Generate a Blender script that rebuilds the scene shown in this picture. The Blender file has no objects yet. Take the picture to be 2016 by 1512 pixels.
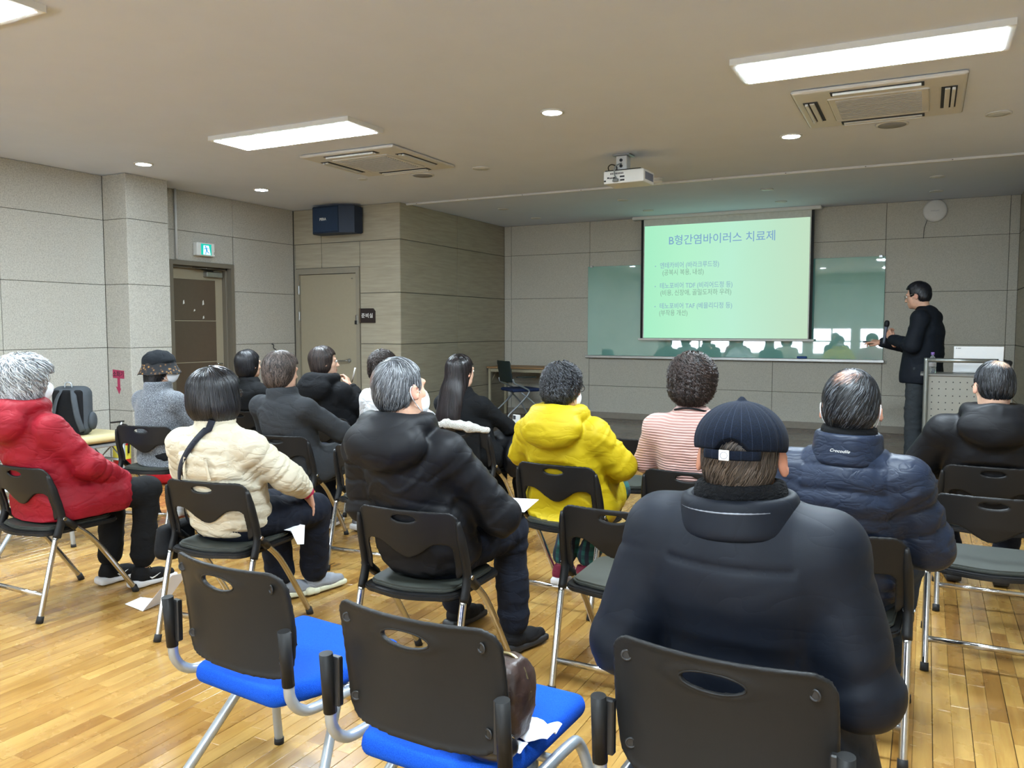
import bpy, bmesh, math, random
import numpy as np
from math import sin, cos, radians, pi, sqrt
from mathutils import Vector, Matrix, geometry

random.seed(7)
SC = bpy.context.scene
COL = SC.collection

# ------------------------------------------------------------------ camera, world, light, exposure
cam_data = bpy.data.cameras.new('camera')
cam_data.sensor_width = 36.0
cam_data.lens = 1600.0 / 2016.0 * 36.0
cam_data.clip_start = 0.05
cam = bpy.data.objects.new('camera', cam_data)
COL.objects.link(cam)
cam.location = (0, 0, 1.41)
cam.rotation_euler = (radians(90 - 3.97), 0, radians(26.98))
SC.camera = cam

world = bpy.data.worlds.new('world')
SC.world = world
world.use_nodes = True
world.node_tree.nodes['Background'].inputs[0].default_value = (0.78, 0.88, 1.0, 1)
world.node_tree.nodes['Background'].inputs[1].default_value = 1.6

PANEL_W = 108.0      # emission of the ceiling light panels
DOWN_W = 80.0       # emission of the lit downlights
WINDOW_W = 48.0    # daylight entering through each back window
SLIDE_W = 0.62     # brightness of the projected slide

SC.view_settings.view_transform = 'Standard'
SC.view_settings.look = 'None'
SC.view_settings.exposure = 0.0
SC.view_settings.gamma = 1.0
SC.view_settings.use_curve_mapping = False
SC.cycles.max_bounces = 7
SC.cycles.diffuse_bounces = 4
SC.cycles.glossy_bounces = 4
SC.cycles.transmission_bounces = 6
SC.cycles.transparent_max_bounces = 8
SC.cycles.caustics_reflective = False
SC.cycles.caustics_refractive = False
SC.cycles.sample_clamp_indirect = 4.0

def daylight(name, x0, x1, z0, z1, y):
    l = bpy.data.lights.new(name, 'AREA')
    l.shape = 'RECTANGLE'; l.size = x1 - x0; l.size_y = z1 - z0
    l.energy = WINDOW_W * (x1 - x0) * (z1 - z0)
    l.color = (0.80, 0.90, 1.0)
    o = bpy.data.objects.new(name, l); COL.objects.link(o)
    o.location = ((x0 + x1) / 2, y, (z0 + z1) / 2)
    o.rotation_euler = (radians(90), 0, 0)
    return o

# ------------------------------------------------------------------ colours and materials
def lin(h):
    h = h.lstrip('#')
    v = [int(h[i:i + 2], 16) / 255 for i in (0, 2, 4)]
    return tuple(c / 12.92 if c <= 0.04045 else ((c + 0.055) / 1.055) ** 2.4 for c in v)

class NT:
    def __init__(s, name):
        s.m = bpy.data.materials.new(name); s.m.use_nodes = True
        s.t = s.m.node_tree; s.b = s.t.nodes['Principled BSDF']
    def n(s, typ, **kw):
        nd = s.t.nodes.new(typ)
        for k, v in kw.items():
            if k in nd.inputs.keys() if isinstance(k, str) else False: nd.inputs[k].default_value = v
            else: setattr(nd, k, v)
        return nd
    def l(s, a, b): s.t.links.new(a, b)
    def math(s, op, a, b=None):
        nd = s.t.nodes.new('ShaderNodeMath'); nd.operation = op
        for i, v in enumerate((a, b)):
            if v is None: continue
            if isinstance(v, (int, float)): nd.inputs[i].default_value = v
            else: s.l(v, nd.inputs[i])
        return nd.outputs[0]
    def mix(s, f, a, b, mode='MIX'):
        nd = s.t.nodes.new('ShaderNodeMix'); nd.data_type = 'RGBA'; nd.blend_type = mode
        for k, v in ((0, f), (6, a), (7, b)):
            if isinstance(v, (int, float)): nd.inputs[k].default_value = v
            elif isinstance(v, tuple): nd.inputs[k].default_value = (*v[:3], 1)
            else: s.l(v, nd.inputs[k])
        return nd.outputs[2]
    def coord(s, scale=(1, 1, 1), world=False):
        mp = s.t.nodes.new('ShaderNodeMapping'); mp.inputs['Scale'].default_value = scale
        if world:
            g = s.t.nodes.new('ShaderNodeNewGeometry'); s.l(g.outputs['Position'], mp.inputs[0])
        else:
            g = s.t.nodes.new('ShaderNodeTexCoord'); s.l(g.outputs['Object'], mp.inputs[0])
        return mp.outputs[0]
    def noise(s, vec, scale, detail=3, rough=.55):
        nd = s.t.nodes.new('ShaderNodeTexNoise'); nd.inputs['Scale'].default_value = scale
        nd.inputs['Detail'].default_value = detail; nd.inputs['Roughness'].default_value = rough
        s.l(vec, nd.inputs['Vector']); return nd.outputs['Fac']
    def ramp(s, fac, stops):
        nd = s.t.nodes.new('ShaderNodeValToRGB'); e = nd.color_ramp.elements
        while len(e) < len(stops): e.new(0.5)
        for i, (p, c) in enumerate(stops):
            e[i].position = p; e[i].color = (*c[:3], 1) if isinstance(c, tuple) else (c, c, c, 1)
        s.l(fac, nd.inputs[0]); return nd.outputs[0]
    def bump(s, h, strength, dist=0.01, prev=None):
        nd = s.t.nodes.new('ShaderNodeBump'); nd.inputs['Strength'].default_value = strength
        nd.inputs['Distance'].default_value = dist; s.l(h, nd.inputs['Height'])
        if prev is not None: s.l(prev, nd.inputs['Normal'])
        s.l(nd.outputs[0], s.b.inputs['Normal']); return nd.outputs[0]
    def set(s, **kw):
        for k, v in kw.items():
            key = {'color': 'Base Color', 'rough': 'Roughness', 'metal': 'Metallic', 'spec': 'Specular IOR Level',
                   'coat': 'Coat Weight', 'coatr': 'Coat Roughness', 'sheen': 'Sheen Weight', 'sheenr': 'Sheen Roughness', 'trans': 'Transmission Weight',
                   'ior': 'IOR', 'sss': 'Subsurface Weight', 'alpha': 'Alpha', 'emit': 'Emission Color', 'es': 'Emission Strength'}[k]
            s.b.inputs[key].default_value = (*v, 1) if isinstance(v, tuple) and len(v) == 3 else v
        return s

def plain(name, hexc, rough=.5, metal=0., var=0.06, scale=25, bump=0., bscale=200, **kw):
    """one colour with slight mottling and fine relief"""
    t = NT(name); c = lin(hexc) if isinstance(hexc, str) else hexc
    v = t.coord()
    n = t.noise(v, scale)
    a = tuple(x * (1 - var) for x in c); b = tuple(min(1, x * (1 + var)) for x in c)
    t.l(t.ramp(n, [(0.3, a), (0.7, b)]), t.b.inputs['Base Color'])
    t.set(rough=rough, metal=metal, **kw)
    if bump: t.bump(t.noise(v, bscale, 2), bump, 0.002)
    return t.m

def fabric(name, hexc, rough=.85, weave=900, wr=0.25, wscale=9, sheen=.0, var=.08, stretch=(1, 1, 1.9), fine=.15, dist=.010):
    """cloth: weave relief plus fine crease lines"""
    t = NT(name); c = lin(hexc) if isinstance(hexc, str) else hexc
    v = t.coord()
    n = t.noise(v, 14, 4)
    a = tuple(x * (1 - var) for x in c); b = tuple(min(1, x * (1 + var)) for x in c)
    t.l(t.ramp(n, [(0.3, a), (0.7, b)]), t.b.inputs['Base Color'])
    t.set(rough=rough, sheen=sheen, sheenr=.5, spec=.22)
    nz = t.n('ShaderNodeTexNoise'); nz.inputs['Scale'].default_value = wscale; nz.inputs['Detail'].default_value = 2.5
    nz.inputs['Roughness'].default_value = .45; nz.inputs['Distortion'].default_value = .6; t.l(t.coord(stretch), nz.inputs['Vector'])
    r = t.math('POWER', t.math('ABSOLUTE', t.math('MULTIPLY', t.math('SUBTRACT', nz.outputs['Fac'], .5), 5.0)), .55)
    p = t.bump(t.math('MINIMUM', r, 1.0), wr, dist)
    if fine: t.bump(t.noise(v, weave, 1), fine, 0.001, p)
    return t.m

def skin(name, hexc='#c69c84'):
    t = NT(name); c = lin(hexc); v = t.coord()
    n = t.noise(v, 30, 4)
    base = t.ramp(n, [(0.3, tuple(x * .86 for x in c)), (0.7, tuple(min(1, x * 1.08) for x in c))])
    at = t.n('ShaderNodeAttribute', attribute_name='red')
    t.l(t.mix(at.outputs['Fac'], base, lin('#b5655a')), t.b.inputs['Base Color'])
    t.set(rough=.5, sss=.08, spec=.35)
    t.b.inputs['Subsurface Radius'].default_value = (1, .3, .15); t.b.inputs['Subsurface Scale'].default_value = .01
    t.bump(t.noise(v, 260, 2), .12, .001)
    return t.m

def hairmat(name, dark, light, mixpos=(.3, .75), rough=.42, scalp=None):
    """strand tone from a per-strand attribute; 'scalp' shows skin through thin hair"""
    t = NT(name)
    at = t.n('ShaderNodeAttribute', attribute_name='tone')
    base = t.ramp(at.outputs['Fac'], [(mixpos[0], lin(dark)), (mixpos[1], lin(light))])
    sc = t.n('ShaderNodeAttribute', attribute_name='scalp')
    t.l(t.mix(sc.outputs['Fac'], base, lin(scalp or '#c0957c')), t.b.inputs['Base Color'])
    t.set(rough=rough, spec=.45)
    return t.m

def emitmat(name, col, strength):
    t = NT(name); t.set(color=(0.8, 0.8, 0.8), emit=col, es=strength, rough=.5); return t.m

# ------------------------------------------------------------------ objects
def link(o, parent=None):
    COL.objects.link(o)
    if parent is not None: o.parent = parent
    return o

def thing(name, label, cat, loc=(0, 0, 0), rz=0, group=None, rot=None):
    o = bpy.data.objects.new(name, None); o.empty_display_size = .1
    COL.objects.link(o); o.location = loc; o.rotation_euler = rot or (0, 0, rz)
    o['label'] = label; o['category'] = cat
    if group: o['group'] = group
    return o

def tag(o, label, cat, group=None):
    o['label'] = label; o['category'] = cat
    if group: o['group'] = group
    return o

def structure(o): o['kind'] = 'structure'; return o

def obj(name, me, mat=None, parent=None, label=None, loc=None, rot=None):
    if isinstance(me, bmesh.types.BMesh):
        m = bpy.data.meshes.new(name); me.to_mesh(m); me.free(); me = m
    o = bpy.data.objects.new(name, me)
    if mat is not None and len(me.materials) == 0:
        for q in (mat if isinstance(mat, (list, tuple)) else [mat]): me.materials.append(q)
    link(o, parent)
    if label: o['label'] = label
    if loc: o.location = loc
    if rot: o.rotation_euler = rot
    return o

def dup(root, loc, rz, label=None, group=None):
    r = root.copy(); COL.objects.link(r); r.location = loc; r.rotation_euler = (0, 0, rz)
    if label: r['label'] = label
    if group: r['group'] = group
    for ch in list(root.children):
        c = ch.copy(); COL.objects.link(c); c.parent = r
        for g in list(ch.children):
            d = g.copy(); COL.objects.link(d); d.parent = c
    return r

def smooth(me, ang=None):
    me.polygons.foreach_set('use_smooth', [True] * len(me.polygons))
    if ang: me.set_sharp_from_angle(angle=radians(ang))
    return me

def mesh_np(name, V, F, sm=True):
    me = bpy.data.meshes.new(name)
    V = np.asarray(V, np.float32); F = np.asarray(F, np.int32)
    nv, nf, k = len(V), len(F), F.shape[1]
    me.vertices.add(nv); me.vertices.foreach_set('co', V.ravel())
    me.loops.add(nf * k); me.loops.foreach_set('vertex_index', F.ravel())
    me.polygons.add(nf)
    me.polygons.foreach_set('loop_start', np.arange(0, nf * k, k, dtype=np.int32))
    me.polygons.foreach_set('loop_total', np.full(nf, k, np.int32))
    me.update(calc_edges=True); me.validate()
    if sm: me.polygons.foreach_set('use_smooth', np.ones(len(me.polygons), bool))
    return me

# bmesh builders -----------------------------------------------------
def BM(): return bmesh.new()

def box(bm, x0, x1, y0, y1, z0, z1, bev=0., seg=1):
    r = bmesh.ops.create_cube(bm, size=1)
    for v in r['verts']:
        v.co = Vector(((x0 + x1) / 2 + v.co.x * (x1 - x0), (y0 + y1) / 2 + v.co.y * (y1 - y0), (z0 + z1) / 2 + v.co.z * (z1 - z0)))
    if bev:
        es = list({e for v in r['verts'] for e in v.link_edges})
        bmesh.ops.bevel(bm, geom=es, offset=bev, segments=seg, affect='EDGES', profile=.5)
    return bm

def spline(pts, n=8):
    """Catmull-Rom through the points"""
    P = [Vector(p) for p in pts]
    if len(P) < 3: return P
    out = []
    for i in range(len(P) - 1):
        a = P[i - 1] if i else P[0] * 2 - P[1]; b, c = P[i], P[i + 1]
        d = P[i + 2] if i + 2 < len(P) else P[-1] * 2 - P[-2]
        for k in range(n):
            t = k / n
            out.append(.5 * ((2 * b) + (c - a) * t + (2 * a - 5 * b + 4 * c - d) * t * t + (3 * b - a - 3 * c + d) * t ** 3))
    out.append(P[-1]); return out

def tube(bm, pts, r, seg=10, cap=True, flat=None):
    """tube along a polyline; r is a number or one radius per point; flat=(sx, sz) squashes the section"""
    P = [Vector(p) for p in pts]; n = len(P)
    R = r if isinstance(r, (list, tuple)) else [r] * n
    rings = []; up = None
    for i in range(n):
        d = (P[min(i + 1, n - 1)] - P[max(i - 1, 0)]).normalized()
        if up is None:
            up = Vector((0, 0, 1)) if abs(d.z) < .9 else Vector((0, 1, 0))
        s = d.cross(up)
        if s.length < 1e-5: s = d.cross(Vector((1, 0, 0)))
        s.normalize(); up = s.cross(d).normalized()
        fx, fz = flat or (1, 1)
        rings.append([bm.verts.new(P[i] + s * (cos(2 * pi * k / seg) * R[i] * fx) + up * (sin(2 * pi * k / seg) * R[i] * fz)) for k in range(seg)])
    for a, b in zip(rings, rings[1:]):
        for k in range(seg):
            f = bm.faces.new((a[k], a[(k + 1) % seg], b[(k + 1) % seg], b[k])); f.smooth = True
    if cap:
        bm.faces.new(rings[0][::-1]); bm.faces.new(rings[-1])
    return bm

def cyl(bm, p0, p1, r0, r1=None, seg=16):
    return tube(bm, [p0, p1], [r0, r0 if r1 is None else r1], seg)

def lathe(bm, prof, seg=24, c=(0, 0, 0)):
    rings = []
    for r, z in prof:
        rings.append([bm.verts.new((c[0] + r * cos(2 * pi * k / seg), c[1] + r * sin(2 * pi * k / seg), c[2] + z)) for k in range(seg)])
    for a, b in zip(rings, rings[1:]):
        for k in range(seg):
            f = bm.faces.new((a[k], a[(k + 1) % seg], b[(k + 1) % seg], b[k])); f.smooth = True
    bm.faces.new(rings[0][::-1]); bm.faces.new(rings[-1])
    return bm

def prism(bm, poly, axis, a, b, bev=0):
    """extrude a 2-D outline along an axis ('x','y','z') from a to b"""
    def P(u, v, w):
        return {'x': (w, u, v), 'y': (u, w, v), 'z': (u, v, w)}[axis]
    A = [bm.verts.new(P(u, v, a)) for u, v in poly]; B = [bm.verts.new(P(u, v, b)) for u, v in poly]
    n = len(poly)
    fs = [bm.faces.new(A), bm.faces.new(B[::-1])]
    for i in range(n): fs.append(bm.faces.new((A[i], B[i], B[(i + 1) % n], A[(i + 1) % n])))
    bmesh.ops.recalc_face_normals(bm, faces=fs)
    if bev: bmesh.ops.bevel(bm, geom=list({e for f in fs[:2] for e in f.edges}), offset=bev, segments=2, affect='EDGES')
    return bm

def sphere(bm, c, r, seg=12, ring=8, s=(1, 1, 1)):
    res = bmesh.ops.create_uvsphere(bm, u_segments=seg, v_segments=ring, radius=r)
    for v in res['verts']:
        v.co = Vector((v.co.x * s[0] + c[0], v.co.y * s[1] + c[1], v.co.z * s[2] + c[2]))
    for f in {f for v in res['verts'] for f in v.link_faces}: f.smooth = True
    return bm

def text_mesh(body, size, extrude=0.0015, align='LEFT', shear=0., offset=0.0, spacing=1.0):
    cu = bpy.data.curves.new('text', 'FONT'); cu.body = body; cu.size = size; cu.extrude = extrude
    cu.align_x = align; cu.shear = shear; cu.offset = offset; cu.resolution_u = 3; cu.space_character = spacing
    o = bpy.data.objects.new('text', cu); COL.objects.link(o)
    dg = bpy.context.evaluated_depsgraph_get()
    me = bpy.data.meshes.new_from_object(o.evaluated_get(dg))
    bpy.data.objects.remove(o); return me

# ------------------------------------------------------------------ implicit surfaces (bodies, clothes, cushions)
def _hash(i, j, k):
    h = (i * 73856093) ^ (j * 19349663) ^ (k * 83492791)
    h = (h ^ (h >> 13)) * 1274126177 & 0x7fffffff
    return ((h ^ (h >> 16)) & 0xffff) / 65535.0

def vnoise(P, s, seed=0):
    """value noise in [-1, 1]; s is one scale or three"""
    q = P * np.asarray(s, np.float64) + seed * 17.31 + 1000
    i = np.floor(q).astype(np.int64); f = q - i; f = f * f * (3 - 2 * f)
    r = 0
    for dx in (0, 1):
        for dy in (0, 1):
            for dz in (0, 1):
                w = (f[:, 0] if dx else 1 - f[:, 0]) * (f[:, 1] if dy else 1 - f[:, 1]) * (f[:, 2] if dz else 1 - f[:, 2])
                r = r + w * _hash(i[:, 0] + dx, i[:, 1] + dy, i[:, 2] + dz)
    return r * 2 - 1

class Sdf:
    def __init__(s): s.ops = []
    def _add(s, f, lo, hi, k, mode): s.ops.append((f, np.array(lo, float), np.array(hi, float), k, mode)); return s
    def cone(s, a, b, r1, r2=None, k=.02, mode='add'):
        a = np.array(a, float); b = np.array(b, float); r2 = r1 if r2 is None else r2
        m = max(r1, r2)
        ba = b - a; l2 = max(ba @ ba, 1e-9); rr = r1 - r2; a2 = l2 - rr * rr; il = 1 / l2
        def f(P):
            if a2 <= 0: return np.linalg.norm(P - (a if r1 > r2 else b), axis=-1) - m
            pa = P - a; y = pa @ ba; z = y - l2
            q = pa * l2 - y[..., None] * ba; x2 = (q * q).sum(-1); y2 = y * y * l2; z2 = z * z * l2
            kk = np.sign(rr) * rr * rr * x2
            d = (np.sqrt(x2 * a2 * il) + y * rr) * il - r1
            d = np.where(np.sign(y) * a2 * y2 < kk, np.sqrt(x2 + y2) * il - r1, d)
            return np.where(np.sign(z) * a2 * z2 > kk, np.sqrt(x2 + z2) * il - r2, d)
        return s._add(f, np.minimum(a, b) - m, np.maximum(a, b) + m, k, mode)
    def chain(s, pts, rs, k=.02, mode='add'):
        for i in range(len(pts) - 1): s.cone(pts[i], pts[i + 1], rs[i], rs[i + 1], k if i == 0 else min(k, .012) if k < .012 else k, mode)
        return s
    def ell(s, c, r, R=None, k=.02, mode='add'):
        c = np.array(c, float); r = np.array(r, float); M = None if R is None else np.array(R, float)
        def f(P):
            q = P - c
            if M is not None: q = q @ M
            k0 = np.sqrt(((q / r) ** 2).sum(-1)); k1 = np.sqrt(((q / (r * r)) ** 2).sum(-1))
            return k0 * (k0 - 1) / np.maximum(k1, 1e-6)
        e = r.max() if M is not None else r
        return s._add(f, c - e, c + e, k, mode)
    def box(s, c, h, r=.01, R=None, k=.01, mode='add'):
        c = np.array(c, float); h = np.array(h, float); M = None if R is None else np.array(R, float)
        def f(P):
            q = P - c
            if M is not None: q = q @ M
            q = np.abs(q) - (h - r)
            return np.sqrt((np.maximum(q, 0) ** 2).sum(-1)) + np.minimum(q.max(-1), 0) - r
        e = np.linalg.norm(h) if M is not None else h
        return s._add(f, c - e, c + e, k, mode)
    def torus(s, c, R, ra, rb, r, k=.01, mode='add'):
        """elliptic ring, radii ra (x) and rb (y) in the frame R, tube radius r"""
        c = np.array(c, float); M = np.eye(3) if R is None else np.array(R, float)
        def f(P):
            q = (P - c) @ M; th = np.arctan2(q[..., 1] / rb, q[..., 0] / ra)
            e = np.stack([ra * np.cos(th), rb * np.sin(th), np.zeros_like(th)], -1)
            return np.linalg.norm(q - e, axis=-1) - r
        e = max(ra, rb) + r
        return s._add(f, c - e, c + e, k, mode)
    def func(s, f, lo, hi, k=0, mode='cut'): return s._add(f, lo, hi, k, mode)
    def plane(s, p, n, k=0.005):
        """remove what lies on the side n points to"""
        p = np.array(p, float); n = np.array(n, float); n /= np.linalg.norm(n)
        return s._add(lambda P: (P - p) @ n, (-9, -9, -9), (9, 9, 9), k, 'cut')
    @staticmethod
    def _comb(d, e, k, mode):
        if mode == 'add':
            if k <= 0: return np.minimum(d, e)
            h = np.maximum(k - np.abs(d - e), 0) / k; return np.minimum(d, e) - h * h * k * .25
        if mode == 'sub': e = -e
        if k <= 0: return np.maximum(d, e)
        h = np.maximum(k - np.abs(d - e), 0) / k; return np.maximum(d, e) + h * h * k * .25
    def ev(s, P):
        d = np.full(P.shape[:-1], 1.0)
        for f, lo, hi, k, mode in s.ops: d = s._comb(d, f(P), k, mode)
        return d
    def grad(s, P, h=.002):
        g = np.stack([s.ev(P + np.eye(3)[i] * h) - s.ev(P - np.eye(3)[i] * h) for i in range(3)], -1)
        return g / np.maximum(np.linalg.norm(g, axis=-1, keepdims=True), 1e-9)
    def mesh(s, v, lo=None, hi=None):
        """surface nets -> vertices, quads"""
        A = [o for o in s.ops if o[4] == 'add']
        lo = np.min([o[1] for o in A], 0) - 3 * v if lo is None else np.array(lo, float)
        hi = np.max([o[2] for o in A], 0) + 3 * v if hi is None else np.array(hi, float)
        n = np.ceil((hi - lo) / v).astype(int) + 1
        ax = [lo[i] + np.arange(n[i]) * v for i in range(3)]
        D = np.full(n, .3, np.float32)
        for f, l, h, k, mode in s.ops:
            pad = k + 2.5 * v
            i0 = [int(max(0, np.searchsorted(ax[i], l[i] - pad) - 1)) for i in range(3)]
            i1 = [int(min(n[i], np.searchsorted(ax[i], h[i] + pad) + 1)) for i in range(3)]
            if min(i1[i] - i0[i] for i in range(3)) <= 0: continue
            sl = tuple(slice(i0[i], i1[i]) for i in range(3))
            if mode != 'add':   # only where something is
                pass
            P = np.stack(np.meshgrid(*[ax[i][i0[i]:i1[i]] for i in range(3)], indexing='ij'), -1)
            D[sl] = s._comb(D[sl], f(P), k, mode)
        S = D < 0
        c = [S[a:n[0] - 1 + a, b:n[1] - 1 + b, e:n[2] - 1 + e] for a in (0, 1) for b in (0, 1) for e in (0, 1)]
        allv = np.logical_and.reduce(c); anyv = np.logical_or.reduce(c)
        act = anyv & ~allv
        idx = -np.ones(act.shape, np.int64); I = np.argwhere(act); idx[act] = np.arange(len(I))
        acc = np.zeros((len(I), 3)); cnt = np.zeros(len(I))
        off = np.array([(a, b, e) for a in (0, 1) for b in (0, 1) for e in (0, 1)])
        dv = [D[tuple((I + o).T)].astype(float) for o in off]
        for p in range(8):
            for q in range(p + 1, 8):
                if np.abs(off[p] - off[q]).sum() != 1: continue
                m = (dv[p] < 0) != (dv[q] < 0)
                t = dv[p][m] / (dv[p][m] - dv[q][m])
                acc[m] += off[p] + (off[q] - off[p]) * t[:, None]; cnt[m] += 1
        V = lo + (I + acc / cnt[:, None]) * v
        F = []
        for a in range(3):
            b, e = (a + 1) % 3, (a + 2) % 3
            sl0 = [slice(1, n[i] - 1) for i in range(3)]; sl0[a] = slice(0, n[a] - 1)
            sl1 = list(sl0); sl1[a] = slice(1, n[a])
            s0 = S[tuple(sl0)]; s1 = S[tuple(sl1)]
            ch = np.argwhere(s0 != s1)
            if not len(ch): continue
            inside0 = s0[tuple(ch.T)]
            g = ch.copy()
            for i in range(3):
                if i != a: g[:, i] += 1
            def cell(db, de):
                h = g.copy(); h[:, b] -= db; h[:, e] -= de; return idx[tuple(h.T)]
            q = np.stack([cell(1, 1), cell(0, 1), cell(0, 0), cell(1, 0)], -1)
            q[~inside0] = q[~inside0][:, ::-1]
            F.append(q)
        F = np.concatenate(F); F = F[(F >= 0).all(1)]
        return V, F

def relax(V, F, it=2, w=.5):
    E = np.concatenate([F[:, [0, 1]], F[:, [1, 2]], F[:, [2, 3]], F[:, [3, 0]]])
    for _ in range(it):
        acc = np.zeros_like(V); cnt = np.zeros(len(V))
        for a, b in ((0, 1), (1, 0)):
            for i in range(3): acc[:, i] += np.bincount(E[:, a], V[E[:, b], i], len(V))
            cnt += np.bincount(E[:, a], minlength=len(V))
        V = V + (acc / np.maximum(cnt, 1)[:, None] - V) * w
    return V

def vnorm(V, F):
    n = np.cross(V[F[:, 2]] - V[F[:, 0]], V[F[:, 3]] - V[F[:, 1]])
    N = np.zeros_like(V)
    for j in range(4):
        for i in range(3): N[:, i] += np.bincount(F[:, j], n[:, i], len(V))
    return N / np.maximum(np.linalg.norm(N, axis=1, keepdims=True), 1e-12)

def sdf_obj(name, S, v, mat, parent=None, it=1, disp=None, attrs=None, label=None):
    V, F = S.mesh(v); V = relax(V, F, it)
    if disp is not None: V = V + vnorm(V, F) * disp(V)[:, None]
    me = mesh_np(name, V, F)
    if attrs:
        for k, fn in attrs.items():
            a = me.attributes.new(k, 'FLOAT', 'POINT'); a.data.foreach_set('value', fn(V).astype(np.float32))
    return obj(name, me, mat, parent, label)

def rot3(rx=0, ry=0, rz=0):
    return np.array(Matrix.Rotation(rz, 3, 'Z') @ Matrix.Rotation(ry, 3, 'Y') @ Matrix.Rotation(rx, 3, 'X'))

def basis(y, z=(0, 0, 1)):
    """columns x, y, z with y along the given direction"""
    y = np.array(y, float); y /= np.linalg.norm(y); z = np.array(z, float); x = np.cross(y, z); x /= np.linalg.norm(x)
    return np.stack([x, y, np.cross(x, y)], 1)
# ================================================================== ROOM
XL, XR, YF, YB, ZC, ZS = -7.44, 2.6, 11.06, -2.7, 2.934, 0.10     # left, right, front, back, ceiling, stage height
PX0, PX1, PY = -5.76, 0.92, 8.30                                  # closets either side of the stage
CY0, CY1, CX = 5.52, 6.02, -7.09                                  # pillar on the left wall
EDGE = 7.86                                                       # stage edge
ZJ = [0.0, 0.57, 1.206, 1.842, 2.49, ZC]

def boardmat(name, c0, c1, c2, fib=1.0):
    t = NT(name); v = t.coord(world=True)
    n1 = t.noise(v, 95, 6, .7); n2 = t.noise(v, 1.3, 3); n3 = t.noise(t.coord((1, 1, 3.2), True), 260, 2)
    a = t.ramp(n1, [(.32, lin(c0)), (.5, lin(c1)), (.68, lin(c2))])
    b = t.mix(t.math('MULTIPLY', n2, .35), a, lin(c0))
    t.l(b, t.b.inputs['Base Color']); t.set(rough=.9, spec=.2)
    w = t.n('ShaderNodeTexWave'); w.inputs['Scale'].default_value = 22; w.inputs['Distortion'].default_value = 28
    w.inputs['Detail'].default_value = 3; w.inputs['Detail Scale'].default_value = 6; t.l(v, w.inputs['Vector'])
    p = t.bump(t.math('ADD', t.math('MULTIPLY', n1, .8), t.math('MULTIPLY', w.outputs['Fac'], .35 * fib)), .55, .008)
    t.bump(n3, .25, .002, p)
    return t.m

M_board = boardmat('wall_board', '#a3a097', '#c5c2b8', '#dad7ce')
M_boardf = boardmat('front_board', '#b2b0a4', '#cac7bb', '#d5d2c7', .3)
M_joint = plain('joint', '#6b675e', .9)
def woodpanel(name, c0, c1, axis):
    t = NT(name); v = t.coord((0.7, 0.7, 9.0), True)
    n = t.noise(v, 4.0, 6, .62); n2 = t.noise(t.coord((1.2, 1.2, 60), True), 3, 3)
    c = t.ramp(t.math('ADD', t.math('MULTIPLY', n, .7), t.math('MULTIPLY', n2, .3)), [(.34, lin(c0)), (.66, lin(c1))])
    t.l(c, t.b.inputs['Base Color']); t.set(rough=.55, spec=.35); t.bump(n2, .08, .002); return t.m
M_wood = woodpanel('laminate_panel', '#98917f', '#ada694', 'x')
M_paint = plain('ceiling_paint', (.68, .74, .88), .92, var=.015, scale=3, bump=.05, bscale=300)
M_frame = plain('door_frame_paint', '#8d8677', .5, var=.03)
M_frame2 = plain('steel_frame_paint', '#6f685b', .45, var=.03)
M_leaf = plain('door_leaf_paint', '#9b927d', .5, var=.02)
M_film = plain('brown_film', '#55483b', .3, var=.04)
M_chrome = plain('chrome', '#c9c9c9', .16, 1.0, var=.02)
M_steel = plain('brushed_steel', '#b4b6b6', .33, 1.0, var=.05)
M_white = plain('white_plastic', '#dcdcd8', .45, var=.02)
M_offw = plain('ivory_plastic', '#d2d3d2', .5, var=.02)
M_black = plain('black_plastic', '#1b1b1c', .42, var=.1, bump=.1, bscale=700)
M_dark = plain('dark_recess', '#2a2b2e', .7)

# floor -------------------------------------------------------------
def plankmat(name, stops, rough, coat, grainc):
    t = NT(name)
    at = t.n('ShaderNodeAttribute', attribute_name='tone'); oi = t.n('ShaderNodeObjectInfo')
    tone = t.math('FRACT', t.math('ADD', at.outputs['Fac'], t.math('MULTIPLY', oi.outputs['Random'], 7.13)))
    g = t.n('ShaderNodeNewGeometry')
    mp = t.n('ShaderNodeMapping'); mp.inputs['Scale'].default_value = (26, 2.2, 1); t.l(g.outputs['Position'], mp.inputs[0])
    cmb = t.n('ShaderNodeCombineXYZ'); t.l(t.math('MULTIPLY', tone, 37.0), cmb.inputs[0]); t.l(t.math('MULTIPLY', tone, 91.0), cmb.inputs[1])
    t.l(cmb.outputs[0], mp.inputs['Location'])
    gr = t.noise(mp.outputs[0], 1.0, 5, .6)
    base = t.ramp(tone, stops)
    streak = t.ramp(gr, [(.36, lin(grainc)), (.58, (1, 1, 1))])
    c = t.mix(.42, base, streak, 'MULTIPLY')
    t.l(c, t.b.inputs['Base Color'])
    n = t.noise(t.coord(world=True), 5, 4)
    t.l(t.ramp(n, [(.3, rough * .8), (.7, rough * 1.25)]), t.b.inputs['Roughness'])
    t.set(coat=coat, coatr=.14, spec=.45)
    t.bump(t.noise(t.coord(world=True), 2.2, 3), .10, .02)
    return t.m
M_floor = plankmat('maple_strip', [(0.0, lin('#987036')), (.25, lin('#aa8446')), (.5, lin('#b38f4f')), (.75, lin('#a27b3e')), (1., lin('#8b6430'))], .26, .35, '#ae8a58')
M_stage = plankmat('stage_strip', [(0.0, lin('#463026')), (.5, lin('#553a2c')), (1., lin('#3a281f'))], .26, .5, '#24150f')

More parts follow.
